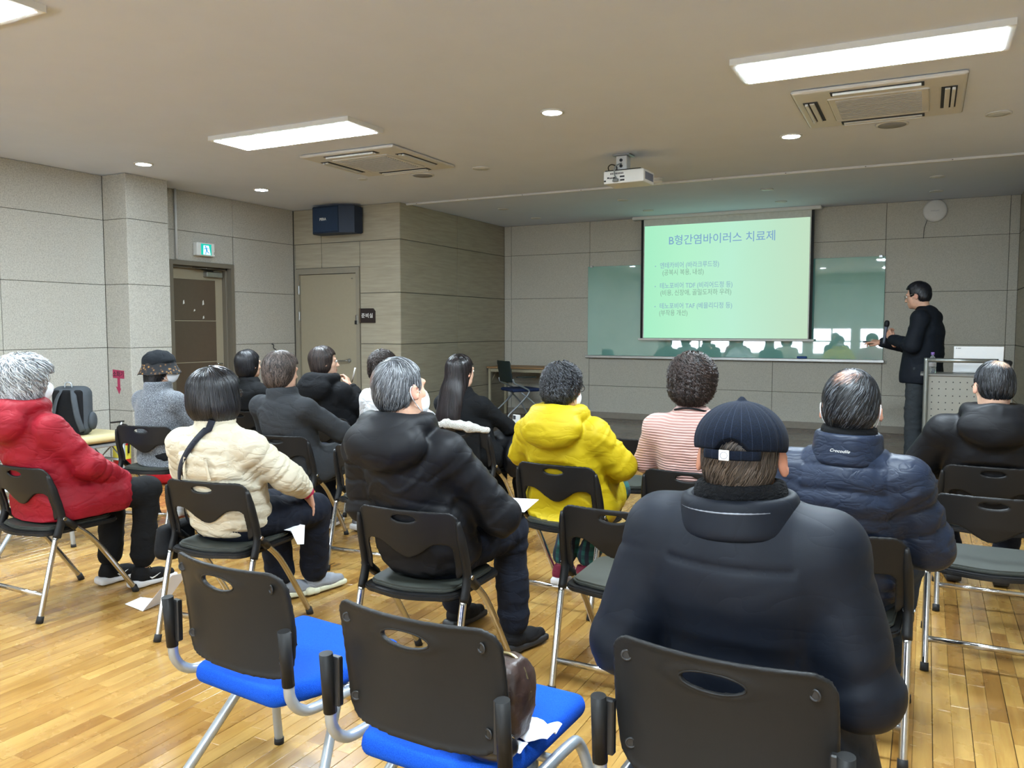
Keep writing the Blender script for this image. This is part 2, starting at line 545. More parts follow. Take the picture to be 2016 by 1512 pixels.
def plank_bm(bm, x0, x1, y0, y1, zt, th=.012, bev=.0009, tone=None, lay=None):
    """plank: top face with a small chamfer and sides"""
    t = [bm.verts.new(p) for p in ((x0 + bev, y0 + bev, zt), (x1 - bev, y0 + bev, zt), (x1 - bev, y1 - bev, zt), (x0 + bev, y1 - bev, zt))]
    s = [bm.verts.new(p) for p in ((x0, y0, zt - bev), (x1, y0, zt - bev), (x1, y1, zt - bev), (x0, y1, zt - bev))]
    d = [bm.verts.new(p) for p in ((x0, y0, zt - th), (x1, y0, zt - th), (x1, y1, zt - th), (x0, y1, zt - th))]
    bm.faces.new(t)
    for i in range(4):
        j = (i + 1) % 4
        bm.faces.new((s[i], s[j], t[j], t[i])); bm.faces.new((d[i], d[j], s[j], s[i]))
    if lay is not None:
        for v in t + s + d: v[lay] = tone

floor = structure(obj('floor', box(BM(), XL - .2, XR + .2, YB - .2, YF + .2, -.14, -.0125), plain('subfloor', '#2b1b0d', .9)))
rnd = random.Random(3)
SW = .0615; pieces = []
k = 0; x = XL
while x < XR:
    w = SW; gap = .0022 if k % 2 else .0007
    y = YB - rnd.random() * .5
    while y < EDGE:
        L = rnd.choice((.32, .41, .5, .62)); y1 = min(y + L, EDGE - .001)
        y0 = max(y, YB)
        if y1 - y0 > .02: pieces.append((x, x + w - gap, y0, y1 - .0008, (L if y1 == y + L and y0 == y else None)))
        y += L
    x += w; k += 1
camp = np.array([0, 0, 1.41]); fw = np.array([-sin(radians(26.98)), cos(radians(26.98))])
def vis(p):
    cx, cy = (p[0] + p[1]) / 2, (p[2] + p[3]) / 2
    d = cx * fw[0] + cy * fw[1]; s = cx * fw[1] - cy * fw[0]
    return d > 1.9 and abs(s / d) < .68, math.hypot(cx, cy)
order = sorted([p for p in pieces if vis(p)[0] and p[4]], key=lambda p: vis(p)[1])
near = order[:300]; nearset = set(id(p) for p in near)
pm = {}
for L in (.32, .41, .5, .62):
    for gp in (0, 1):
        b = BM(); plank_bm(b, 0, SW - (.0022 if gp else .0007), 0, L - .0008, 0)
        me = bpy.data.meshes.new('plank'); b.to_mesh(me); b.free(); me.materials.append(M_floor); pm[(L, gp)] = me
for p in near:
    gp = 1 if (p[1] - p[0]) < SW - .0015 else 0
    o = bpy.data.objects.new('plank', pm[(p[4], gp)]); link(o, floor); o.location = (p[0], p[2], 0)
b = BM(); lay = b.verts.layers.float.new('tone')
for p in pieces:
    if id(p) not in nearset: plank_bm(b, p[0], p[1], p[2], p[3], 0, tone=rnd.random(), lay=lay)
o = obj('planks', b, M_floor, floor); o['kind'] = 'stuff'

# stage -------------------------------------------------------------
stage = structure(obj('floor_stage', box(BM(), PX0, PX1, EDGE + .03, YF, 0, ZS - .012), plain('stage_base', '#1d120c', .8)))
obj('nosing', box(BM(), PX0 - .3, PX1 + .3, EDGE, EDGE + .045, 0.0, ZS + .002, .004, 2), plankmat('nosing_wood', [(0, lin('#a8743a')), (1, lin('#b27d40'))], .3, .4, '#8a5c2c'), stage, 'orange-brown wooden edge strip of the stage')
y = EDGE + .046; r_ = 0
while y < YF - .01:
    y1 = min(y + .15, YF); x = PX0 - rnd.random() * .9
    while x < PX1:
        xx = max(x, PX0); x1 = min(x + .9, PX1)
        if x1 - xx > .03:
            b = BM(); plank_bm(b, 0, x1 - xx - .0015, 0, y1 - y - .0015, 0)
            obj('plank', b, M_stage, stage, loc=(xx, y, ZS))
        x += .9
    y += .15
for nm, xa, xb in (('closet_apron', PX0 - 1.7, PX0), ('closet_apron', PX1, PX1 + 1.7)):
    pass

# walls -------------------------------------------------------------
def panels(parent, mat, plane, at, face, us, zs, th=.012, gap=.005, holes=(), skip=()):
    """boards on a wall: plane 'x' (wall at x=at, boards span y) or 'y'; face = +1/-1 the side the boards stand on"""
    for i in range(len(us) - 1):
        for j in range(len(zs) - 1):
            if (i, j) in skip: continue
            rects = [(us[i], us[i + 1], zs[j], zs[j + 1])]
            for h in holes:
                out = []
                for (a, b_, c, d) in rects:
                    if h[0] >= b_ or h[1] <= a or h[2] >= d or h[3] <= c: out.append((a, b_, c, d)); continue
                    if h[0] > a: out.append((a, h[0], c, d))
                    if h[1] < b_: out.append((h[1], b_, c, d))
                    if h[3] < d: out.append((max(a, h[0]), min(b_, h[1]), h[3], d))
                    if h[2] > c: out.append((max(a, h[0]), min(b_, h[1]), c, h[2]))
                rects = out
            for (a, b_, c, d) in rects:
                if b_ - a < .02 or d - c < .02: continue
                lo, hi = sorted((at, at + face * th)); g = gap / 2
                bm = BM()
                if plane == 'x': box(bm, lo, hi, a + g, b_ - g, c + g, d - g, .002)
                else: box(bm, a + g, b_ - g, lo, hi, c + g, d - g, .002)
                obj('panel', bm, mat, parent)

def wall(name, x0, x1, y0, y1, z0=0, z1=ZC, mat=None):
    return structure(obj(name, box(BM(), x0, x1, y0, y1, z0, z1), mat or M_joint))

DY0, DY1, DZ = 6.30, 7.24, 2.16          # steel door opening on the left wall
wl = structure(obj('wall_left', BM(), M_joint))
bm = BM()
for a in ((XL - .15, XL - .012, YB, DY0, 0, ZC), (XL - .15, XL - .012, DY1, PY + .3, 0, ZC), (XL - .15, XL - .012, DY0, DY1, DZ, ZC)): box(bm, *a)
bm.to_mesh(wl.data); bm.free()
panels(wl, M_board, 'x', XL - .012, 1, [YB, -.75, .55, 1.85, 3.16, 4.47, CY0], ZJ)
panels(wl, M_board, 'x', XL - .012, 1, [CY1, DY1 + .01, PY - .012], ZJ, holes=[(DY0, DY1, 0, DZ)])
pil = structure(obj('wall_pillar', box(BM(), XL, CX - .012, CY0 + .012, CY1 - .012, 0, ZC), M_joint))
panels(pil, M_board, 'y', CY0 + .012, -1, [XL, CX], ZJ)
panels(pil, M_board, 'x', CX - .012, 1, [CY0 + .0, CY1], ZJ)
panels(pil, M_board, 'y', CY1 - .012, 1, [XL, CX], ZJ)

wf = wall('wall_front', XL - .15, XR + .15, YF + .012, YF + .15)
panels(wf, M_boardf, 'y', YF + .012, -1, [PX0, -5.64, -4.37, -3.08, -1.79, -.48, .82, PX1], [ZS, .57, 1.206, 1.842, 2.49, ZC])
bb = structure(obj('baseboard_front', box(BM(), PX0, PX1, YF - .012, YF, ZS, ZS + .09, .003), plain('baseboard', '#8b8377', .5)))

# closet left (wood laminate) with door 2
D2X0, D2X1, D2Z = -7.40, -6.43, 2.10
wc = structure(obj('wall_closet_left', BM(), M_joint)); bm = BM()
box(bm, XL, D2X0, PY + .012, PY + .12, 0, ZC); box(bm, D2X1, PX0 - .012, PY + .012, PY + .12, 0, ZC); box(bm, D2X0, D2X1, PY + .012, PY + .12, D2Z, ZC)
box(bm, PX0 - .12, PX0 - .012, PY + .12, YF, 0, ZC); bm.to_mesh(wc.data); bm.free()
panels(wc, M_wood, 'y', PY + .012, -1, [XL, -6.98, PX0], [0, .57, 1.206, 1.842, 2.49, ZC], holes=[(D2X0 - .02, D2X1 + .06, 0, D2Z + .075)], gap=.008, skip=((0, 3), (1, 3)))
panels(wc, M_wood, 'y', PY + .012, -1, [-6.98, PX0], [1.842, 2.49], holes=[(D2X0 - .02, D2X1 + .06, 0, D2Z + .075)], gap=.008)
panels(wc, M_wood, 'y', PY + .012, -1, [XL, -6.98], [1.842, 2.49], holes=[(D2X0 - .02, D2X1 + .06, 0, D2Z + .075)], gap=.008)
panels(wc, M_wood, 'x', PX0 - .012, 1, [PY, 9.67, YF], [0, .57, 1.206, 1.842, 2.49, ZC], gap=.008)
# closet right
wr_ = structure(obj('wall_closet_right', BM(), M_joint)); bm = BM()
box(bm, PX1 + .012, XR, PY + .012, PY + .12, 0, ZC); box(bm, PX1 + .012, PX1 + .12, PY + .12, YF, 0, ZC); bm.to_mesh(wr_.data); bm.free()
panels(wr_, M_wood, 'x', PX1 + .012, -1, [PY, 9.67, YF], [0, .57, 1.206, 1.842, 2.49, ZC], gap=.008)
panels(wr_, M_wood, 'y', PY + .012, -1, [PX1, 2.1, XR], ZJ, gap=.008)
wR = wall('wall_right', XR, XR + .15, YB, PY + .2)
panels(wR, M_board, 'x', XR, -1, [YB, -.75, .55, 1.85, 3.16, 4.47, 5.77, 7.07, PY], ZJ)

# ceiling -----------------------------------------------------------
ceil = structure(obj('ceiling', box(BM(), XL - .2, XR + .2, YB - .2, YF + .2, ZC, ZC + .12), M_paint))
rail = obj('trim_ceiling_rail', box(BM(), PX0 - .02, PX1 + 1.6, 8.44, 8.475, ZC - .022, ZC, .002), M_offw); structure(rail)
for xx in np.arange(-5.6, 2.2, .72):
    obj('screw', lathe(BM(), [(.006, -.004), (.006, 0)], 8, (xx, 8.43, ZC - .012)), M_dark, rail)

# back wall with windows and roller blinds (seen mirrored in the glass board)
wins = [(-7.15, -5.25), (-5.05, -3.15), (-2.95, -1.86), (-1.70, .15), (.35, 2.35)]
WZ0, WZ1 = .62, 2.55
wb = structure(obj('wall_back', BM(), M_board)); bm = BM()
xs = [XL - .15] + [v for w in wins for v in w] + [XR + .15]
for i in range(0, len(xs), 2): box(bm, xs[i], xs[i + 1], YB - .15, YB, 0, ZC)
for w in wins:
    box(bm, w[0], w[1], YB - .15, YB, 0, WZ0); box(bm, w[0], w[1], YB - .15, YB, WZ1, ZC)
bm.to_mesh(wb.data); bm.free()
tg = NT('window_glass'); tr = tg.n('ShaderNodeBsdfTransparent'); gl = tg.n('ShaderNodeBsdfGlossy'); gl.inputs['Roughness'].default_value = .02
mx = tg.n('ShaderNodeMixShader'); mx.inputs[0].default_value = .08; tg.l(tr.outputs[0], mx.inputs[1]); tg.l(gl.outputs[0], mx.inputs[2])
tg.l(mx.outputs[0], tg.t.nodes['Material Output'].inputs['Surface']); M_glass = tg.m
tb = NT('blind_fabric'); tb.l(tb.ramp(tb.noise(tb.coord(), 400, 2), [(.3, lin('#a7ada6')), (.7, lin('#b6bbb4'))]), tb.b.inputs['Base Color']); tb.set(rough=.9)
M_blind = tb.m
for i, (a, c) in enumerate(wins):
    wn = structure(obj('window_%d' % (i + 1), BM(), M_white)); bm = BM()
    for q in ((a, c, WZ0, WZ0 + .05), (a, c, WZ1 - .05, WZ1), (a, a + .05, WZ0, WZ1), (c - .05, c, WZ0, WZ1), ((a + c) / 2 - .025, (a + c) / 2 + .025, WZ0, WZ1), (a, c, 1.0, 1.04)):
        box(bm, q[0], q[1], YB - .11, YB - .05, q[2], q[3])
    bm.to_mesh(wn.data); bm.free()
    obj('pane', box(BM(), a + .05, c - .05, YB - .083, YB - .077, WZ0 + .05, WZ1 - .05), M_glass, wn)
    daylight('daylight', a, c, WZ0, WZ1, YB - .3)
    zb = [1.16, 1.40, 1.40, 1.40, 1.38][i]
    bl = thing('roller_blind', ['grey roller blind on the back window by the left wall', 'grey roller blind on the second back window from the left wall', 'grey roller blind on the narrow middle back window', 'grey roller blind on the back window right of the middle one', 'grey roller blind on the back window by the right wall'][i], 'blind', ((a + c) / 2, YB + .03, WZ1 + .06), group='roller blinds on the back windows')
    hw = (c - a) / 2 + .03
    obj('roller', cyl(BM(), (-hw, 0, 0), (hw, 0, 0), .025), M_white, bl)
    obj('blind_fabric', box(BM(), -hw + .01, hw - .01, .02, .0225, zb - WZ1 - .06, 0), M_blind, bl)
    obj('bottom_bar', box(BM(), -hw + .01, hw - .01, .012, .03, zb - WZ1 - .085, zb - WZ1 - .06, .003), M_white, bl)

# ------------------------------------------------------------------ door 1 (left wall, steel, brown film)
d1 = structure(obj('door_1', BM(), M_frame2)); bm = BM()
FX = XL - .14
for q in ((DY0, DY0 + .05, 0, DZ), (DY1 - .05, DY1, 0, DZ), (DY0 + .05, DY1 - .05, DZ - .05, DZ)):
    box(bm, FX, XL + .015, q[0], q[1], q[2], q[3], 0)
for q in ((DY0 + .05, DY0 + .07, 0, DZ - .05), (DY1 - .075, DY1 - .05, 0, DZ - .05), (DY0 + .05, DY1 - .05, DZ - .075, DZ - .05)):
    box(bm, FX, XL - .05, q[0], q[1], q[2], q[3], .002)
bm.to_mesh(d1.data); bm.free()
LX = XL - .11
obj('door_leaf', box(BM(), LX - .04, LX, DY0 + .07, DY1 - .075, .01, DZ - .075, .003), M_leaf, d1, 'grey-brown steel leaf')
zz = [.06, .52, 1.01, 1.49, 1.97]
for a, c in zip(zz, zz[1:]):
    obj('film_panel', box(BM(), LX, LX + .008, DY0 + .09, 7.05, a + .006, c - .006, .002), M_film, d1, 'dark brown film panel')
for j, (yy, z_, h) in enumerate(((6.58, 1.70, .05), (6.86, 1.70, .06), (6.73, 1.61, .03), (6.86, 1.53, .04))):
    b = BM(); prism(b, [(yy - .01, z_ - h / 2), (yy + .014, z_ - h / 2 + .01), (yy + .008, z_ + h / 2), (yy - .006, z_ + h / 2 - .01)], 'x', LX + .008, LX + .0095)
    obj('torn_patch', b, M_white, d1, 'small white torn patch in the film')
cl = obj('door_closer', box(BM(), LX, LX + .06, 6.88, 7.12, DZ - .16, DZ - .10, .006, 2), M_steel, d1, 'metal door closer')
obj('closer_arm', tube(BM(), [(LX + .03, 7.0, DZ - .09), (LX + .12, 6.62, DZ - .07), (LX + .09, 7.13, DZ - .065)], .008, 8), M_chrome, cl)
dh = obj('door_handle', tube(BM(), spline([(LX, 7.09, .98), (LX + .05, 7.09, .98), (LX + .05, 7.02, .98)], 4), .009, 8), M_chrome, d1)

# ------------------------------------------------------------------ door 2 (closet)
d2 = structure(obj('door_2', BM(), M_frame)); bm = BM()
for q in ((D2X0 - .02, D2X0 + .045, 0, D2Z + .07), (D2X1 - .0, D2X1 + .055, 0, D2Z + .07), (D2X0 + .0455, D2X1 - .0005, D2Z + .0, D2Z + .07)):
    box(bm, q[0], q[1], PY - .014, PY + .10, q[2], q[3], 0)
bm.to_mesh(d2.data); bm.free()
obj('door_leaf', box(BM(), D2X0 + .048, D2X1 - .004, PY + .012, PY + .052, .01, D2Z - .006, .002), M_leaf, d2, 'beige flat door leaf')
for z_ in (.4, 1.56, 1.90):
    obj('hinge', box(BM(), D2X0 + .03, D2X0 + .052, PY - .022, PY + .014, z_ - .06, z_ + .06, .004), M_steel, d2)
hd = obj('handle_rose', cyl(BM(), (-6.56, PY + .012, .99), (-6.56, PY - .006, .99), .026), M_steel, d2)
obj('lever_handle', tube(BM(), spline([(-6.56, PY + .01, .99), (-6.56, PY - .045, .99), (-6.60, PY - .05, .99), (-6.69, PY - .05, .985)], 4), .009, 8), M_steel, hd)
obj('peg', cyl(BM(), (-6.5, PY + .012, 2.03), (-6.5, PY - .004, 2.03), .008), M_chrome, d2)
lk = obj('latch_plate', box(BM(), -6.432, -6.40, PY - .03, PY - .014, 1.45, 1.57, .005), M_chrome, d2, 'small chrome and black latch on the frame')
obj('latch_knob', box(BM(), -6.436, -6.40, PY - .04, PY - .028, 1.45, 1.5, .004), M_black, lk)

# ------------------------------------------------------------------ front wall: glass board, screen, clock
TB = NT('glass_board')
TB.l(TB.ramp(TB.noise(TB.coord(), 3, 2), [(.2, lin('#7bb3a8')), (.8, lin('#84baaf'))]), TB.b.inputs['Base Color'])
TB.set(rough=.025, spec=.9, coat=1.0, coatr=.01)
TB.b.inputs['Coat IOR'].default_value = 1.9
gb = thing('glass_board', 'wide sea-green glass writing board on the front wall', 'board', (-2.43, YF - .012, 1.0))
obj('glass_sheet', box(BM(), -1.955, 1.955, -.014, 0, 0.01, 1.285, .003), TB.m, gb)
obj('tray', box(BM(), -1.975, 1.975, -.065, 0, -.025, .012, .004), M_steel, gb, 'silver aluminium pen tray')
for xx in (-1.9, 1.9, 0):
    obj('clamp', box(BM(), xx - .02, xx + .02, -.02, 0, 1.27, 1.30, .003), M_steel, gb)
er = obj('board_eraser', box(BM(), -.06, .06, -.02, .02, 0, .03, .006, 2), plain('blue_felt', '#234a86', .7)); er.location = (-1.42, YF - .05, 1.0125)
tag(er, 'small blue board eraser on the tray under the glass board', 'eraser')

SY = 10.93; k_ = (SY) / 11.06
sx0, sx1, sz0, sz1 = -3.60 * k_, -1.315 * k_, 1.41 - .155 * k_, 2.885
scr = thing('projection_screen', 'pull-down white screen with a mint green slide of Korean text', 'screen', (0, 0, 0))
obj('screen_sheet', box(BM(), sx0, sx1, SY, SY + .004, sz0, ZC - .03), plain('screen_black', '#0c0d10', .7), scr, 'black border of the screen cloth')
obj('white_cloth', box(BM(), sx0 + .035, sx1 - .035, SY - .002, SY, sz0 + .01, ZC - .03), plain('screen_white', '#d8dcd6', .8), scr)
obj('bottom_bar', box(BM(), sx0 - .03, sx1 + .03, SY - .012, SY + .012, sz0 - .022, sz0 + .006, .004), M_white, scr)
obj('roller_case', box(BM(), sx0 - .12, sx1 + .08, SY - .05, SY + .07, ZC - .045, ZC, .006), M_white, scr)
TS = NT('slide_light')
geo = TS.n('ShaderNodeNewGeometry'); sep = TS.n('ShaderNodeSeparateXYZ'); TS.l(geo.outputs['Position'], sep.inputs[0])
fx = TS.math('DIVIDE', TS.math('SUBTRACT', sep.outputs[0], sx0), sx1 - sx0)
colr = TS.ramp(fx, [(0.0, lin('#a2efc6')), (.28, lin('#b4f4cf')), (.55, lin('#bbf0d6')), (.8, lin('#bfe5cb')), (1.0, lin('#c4dfc3'))])
n_ = TS.noise(TS.coord((1, 1, 1), True), 1.2, 2)
TS.l(TS.mix(TS.math('MULTIPLY', n_, .25), colr, lin('#b4eab9')), TS.b.inputs['Emission Color'])
TS.set(color=(0.05, 0.05, 0.05), rough=.8, es=1.0, spec=0.0); TS.b.inputs['Emission Strength'].default_value = 1.0
SL0, SL1, SLZ0, SLZ1 = sx0 + .05, sx1 - .05, sz0 + .012, 2.80
TS.b.inputs['Emission Strength'].default_value = .98
slide = obj('slide', box(BM(), SL0, SL1, SY - .0035, SY - .002, SLZ0, SLZ1), TS.m, scr, 'mint green projected slide')
def inkmat(n, c):
    t = NT(n); t.set(color=(0.03, 0.03, 0.03), rough=.8, spec=0.0, emit=lin(c), es=.95); return t.m
I_title = inkmat('slide_title_ink', '#7fa9cf'); I_blue = inkmat('slide_blue_ink', '#93bccb'); I_grey = inkmat('slide_grey_ink', '#8fb9a4'); I_b2 = inkmat('slide_latin_ink', '#7aa9cf')
SWd = SL1 - SL0; SHt = SLZ1 - SLZ0
def line(txt, u, v, size, mat, off=0.0, width=None):
    me = text_mesh(txt, size, .0004, 'LEFT', offset=off)
    if width:
        xs_ = [v_.co.x for v_ in me.vertices]; s_ = width * SWd / (max(xs_) - min(xs_))
        for v_ in me.vertices: v_.co.x *= s_
    o = obj('lettering', me, mat, slide); o.rotation_euler = (radians(90), 0, 0)
    o.location = (SL0 + u * SWd, SY - .0042, SLZ1 - v * SHt); return o
line('B형간염바이러스 치료제', .155, .170, .145, I_title, .0007, .645)
line('•', .068, .375, .07, I_blue); line('엔테카비어 (바라크루드정)', .102, .375, .088, I_blue, .0008, .372)
line('(공복시 복용, 내성)', .118, .438, .088, I_grey, .0006, .262)
line('•', .068, .555, .07, I_blue); line('테노포비어 TDF (비리어드정 등)', .102, .555, .088, I_blue, .0008, .455)
line('(비용, 신장애, 골밀도저하 우려)', .106, .618, .088, I_grey, .0006, .445)
line('•', .068, .735, .07, I_blue); line('테노포비어 TAF (베믈리디정 등)', .102, .735, .088, I_blue, .0008, .455)
line('(부작용 개선)', .100, .797, .088, I_grey, .0006, .182)

ck = thing('wall_disc', 'round white plastic wall fitting high on the front wall right of the screen', 'wall fitting', (.045, YF, 2.80))
b = BM(); lathe(b, [(.12, 0), (.132, .012), (.130, .035), (.110, .048), (.03, .052)], 40)
for v in b.verts: v.co = Vector((v.co.x, -v.co.z, v.co.y))
obj('cover', b, M_white, ck)
obj('slot', box(BM(), -.045, .045, -.056, -.050, -.006, .006, .002), M_offw, ck, 'grey bar across the middle')
obj('cord', tube(BM(), [(-.08, -.006, -.10), (-.11, -.006, -.2), (-.115, -.006, -.32)], .0025, 6), M_dark, ck)

# exit sign, conduit, hook ------------------------------------------
ex = thing('exit_sign', 'lit green and white running man exit sign above the steel door', 'sign', (XL, 6.77, 2.30))
obj('housing', box(BM(), 0, .07, -.13, .13, -.075, .075, .012, 3), M_white, ex)
TG = NT('exit_green'); TG.set(color=lin('#0a8f7c'), emit=lin('#10b9a6'), es=.9)
scn = obj('sign_face', box(BM(), .07, .073, -.075, .075, -.062, .062, .001), TG.m, ex, 'glowing green pictogram face')
TW = NT('exit_white'); TW.set(color=(.8, .9, 1), emit=lin('#b8d8ff'), es=1.15)
b = BM(); prism(b, [(-.045, -.058), (.06, -.058), (.035, .045), (-.04, .045)], 'x', .073, .0745)
obj('doorway_mark', b, TW.m, scn)
TM = NT('exit_man'); TM.set(color=lin('#0a6fae'), emit=lin('#1188c8'), es=.7)
b = BM(); sphere(b, (.0755, -.015, .033), .008)
for pts, r in (([(.0755, -.012, .022), (.0755, .004, -.012)], .008), ([(.0755, -.012, .018), (.0755, -.030, .010), (.0755, -.034, -.004)], .0035), ([(.0755, -.008, .018), (.0755, .016, .016), (.0755, .026, .004)], .0035), ([(.0755, .004, -.012), (.0755, -.010, -.03), (.0755, -.016, -.054)], .0045), ([(.0755, .004, -.012), (.0755, .018, -.032), (.0755, .040, -.038)], .0045)):
    tube(b, pts, r, 6)
obj('running_figure', b, TM.m, scn)
for z_ in (-.03, -.045): obj('lamp_dot', sphere(BM(), (.071, .115, z_), .004, 8, 6), M_dark, ex)
cd = obj('conduit', tube(BM(), [(XL + .018, 6.40, ZC), (XL + .018, 6.40, 2.17)], .014, 10), M_offw); tag(cd, 'thin beige cable pipe running down to the steel door', 'pipe')
b = BM(); tube(b, spline([(XL, 7.86, 1.20), (XL + .03, 7.86, 1.19), (XL + .03, 7.86, 1.15), (XL + .03, 7.90, 1.13)], 4), .006, 8)
tag(obj('wall_hook', b, M_dark), 'small dark hook on the wall between the two doors', 'hook')

# room name plate, arrow sign, loudspeaker
sg = thing('name_plate', 'dark brown room name plate with white Korean letters beside the beige door', 'sign', (-6.25, PY, 1.56))
b = BM(); prism(b, [(-.115, -.09), (.115, -.09), (.115, .055), (.085, .09), (-.115, .09)], 'y', -.02, 0, .003)
obj('plate', b, plain('sign_brown', '#2d2422', .35), sg)
obj('end_strip', box(BM(), -.125, -.108, -.028, 0, -.092, .092, .003), plain('strip', '#6a5a48', .35, .6), sg)
t_ = obj('lettering', text_mesh('준비실', .062, .0008, 'CENTER', offset=.001, spacing=1.15), M_white, sg, 'white Korean lettering'); t_.rotation_euler = (radians(90), 0, 0); t_.location = (.0, -.021, -.022)

ar = thing('arrow_sign', 'magenta paper arrow sign with Korean word pointing down on the pillar', 'sign', (-7.285, CY0, .94))
M_mag = plain('magenta_paper', '#a82f56', .6)
b = BM(); prism(b, [(-.085, -.04), (.085, -.045), (.085, .035), (-.085, .045)], 'y', -.002, 0); obj('word_card', b, M_mag, ar)
b = BM(); prism(b, [(-.018, -.04), (-.018, -.135), (-.045, -.125), (.003, -.205), (.03, -.15), (.02, -.14), (.02, -.04)], 'y', -.002, 0); obj('arrow', b, M_mag, ar)
t_ = obj('lettering', text_mesh('소화기', .062, .0004, 'CENTER', offset=.001), plain('ink', '#3a0f28', .7), ar, 'dark Korean lettering'); t_.rotation_euler = (radians(90), 0, 0); t_.location = (0, -.0026, -.022)

sp = thing('wall_speaker', 'dark blue box loudspeaker with white letters high beside the beige door', 'speaker', (-6.62, PY, 2.74))
b = BM(); prism(b, [(-.31, -.04), (.33, -.04), (.33, -.20), (.17, -.30), (-.24, -.30), (-.31, -.22)], 'z', -.165, .165, .008)
obj('cabinet', b, plain('speaker_blue', '#16263c', .6, bump=.1), sp)
obj('grille', box(BM(), -.225, .155, -.312, -.298, -.15, .15, .006), plain('grille_blue', '#1a2f4a', .75, bump=.5, bscale=900), sp)
t_ = obj('lettering', text_mesh('PERA', .045, .0008, 'LEFT', offset=.0012), M_white, sp, 'white lettering'); t_.rotation_euler = (radians(90), 0, 0); t_.location = (-.12, -.3135, -.01)
obj('bracket', box(BM(), -.05, .05, -.05, 0, .12, .19, .004), M_dark, sp)

# ------------------------------------------------------------------ ceiling fittings
M_tube = emitmat('light_panel_glow', (.76, 0.90, 1.0), PANEL_W)
M_dl = emitmat('downlight_glow', (.76, .90, 1.0), DOWN_W)
pnames = {(-5.16, 4.80): 'lit rectangular ceiling light panel above the left seats', (-1.04, 4.80): 'lit rectangular ceiling light panel at the upper right',
          (-5.16, 2.11): 'lit ceiling light panel cut by the top left corner of the photo'}
def light_panel(x0, y0, label):
    t = thing('ceiling_light', label, 'ceiling light', (x0 + .69, y0 + .21, ZC), group='rectangular ceiling light panels')
    b = BM(); w, h = .70, .215
    for q in ((-w, w, -h, -h + .035), (-w, w, h - .035, h), (-w, -w + .035, -h + .035, h - .035), (w - .035, w, -h + .035, h - .035)):
        box(b, q[0], q[1], q[2], q[3], -.034, 0, 0)
    obj('frame', b, M_white, t)
    obj('diffuser', box(BM(), -w + .035, w - .035, -h + .035, h - .035, -.037, -.02), M_tube, t)
    return t
for x0 in (-5.16, -1.04):
    for y0 in (4.80, 2.11, -.58, -2.4)[:3]:
        light_panel(x0, y0, pnames.get((x0, y0), 'lit rectangular ceiling light panel behind the camera ' + ('left' if x0 < -2 else 'right') + (' side' if y0 > 0 else ' rear')))
def downlight(x, y, lit, label, r=.085):
    t = thing('downlight', label, 'downlight', (x, y, ZC), group='lit round downlights' if lit else 'unlit round downlights')
    b = BM(); lathe(b, [(r, 0), (r, -.008), (r * .82, -.010), (r * .78, -.002)], 28)
    obj('rim', b, M_white if lit else M_offw, t)
    obj('lens', lathe(BM(), [(r * .77, -.001), (r * .77, -.0105), (r * .3, -.0115)], 24), M_dl if lit else plain('frosted_lens', '#c8cac8', .3), t)
    return t
for x, y, l in ((-6.55, 5.30, 'lit round downlight nearest the left pillar'), (-6.60, 6.86, 'lit round downlight in front of the steel door'),
                (-2.41, 5.36, 'lit round downlight left of the ceiling projector and nearer the camera'), (-1.01, 6.88, 'lit round downlight right of the ceiling projector')):
    downlight(x, y, True, l)
for x in (-6.55, -2.41, 1.6): sd_ = {-6.55: 'left', -2.41: 'middle', 1.6: 'right'}[x]; downlight(x, 2.6, True, 'lit round downlight over the audience, %s one of the row above the camera' % sd_); downlight(x, -.2, True, 'lit round downlight near the back windows, %s one of the three' % sd_)
downlight(-3.85, 6.91, False, 'unlit round downlight right of the left air conditioner')
downlight(.41, 6.84, False, 'unlit round downlight right of the right air conditioner')
downlight(-5.21, 6.85, False, 'smallest unlit round fitting left of the left air conditioner speaker', .05)
snm = ['far left', 'left of the screen', 'above the screen right part', 'right of the screen']
for i, x in enumerate((-4.9, -3.28, -1.62, .05)):
    downlight(x, 9.38, False, 'unlit stage downlight in the nearer row, ' + snm[i], .07)
    downlight(x, 10.36, False, 'unlit stage downlight in the row nearest the front wall, ' + snm[i], .07)

def cassette(x, y, label):
    t = thing('air_conditioner', label, 'air conditioner', (x, y, ZC), group='ceiling cassette air conditioners')
    b = BM(); box(b, -.505, .505, -.505, .505, -.028, 0, .02, 3)
    m_ = plain('cassette_ivory', '#cdccc8', .45, var=.015)
    obj('panel', b, m_, t)
    b = BM(); box(b, -.30, .30, -.30, .30, -.036, -.026, .01, 2); g = obj('intake_grille', b, m_, t)
    for k in range(15):
        yy = -.245 + k * .035
        obj('grille_slat', box(BM(), -.255, .255, yy - .010, yy + .010, -.041, -.034, .002), plain('slat', '#adaeb0', .6) if k == 0 else bpy.data.materials['slat'], g)
    for k in range(4):
        a = k * pi / 2
        b = BM(); box(b, -.27, .27, .365, .455, -.032, -.027)
        f = BM(); box(f, -.255, .255, .385, .415, -.042, -.031, .003); box(f, -.255, .255, .425, .445, -.048, -.031, .003)
        for q in (b, f): bmesh.ops.rotate(q, verts=q.verts, cent=(0, 0, 0), matrix=Matrix.Rotation(a, 3, 'Z'))
        o_ = obj('air_outlet', b, M_dark, t, 'dark outlet slot'); obj('flap', f, m_, o_)
    return t
cassette(-4.5, 6.17, 'square ivory ceiling air conditioner on the left')
cassette(-.33, 6.10, 'square ivory ceiling air conditioner on the right')
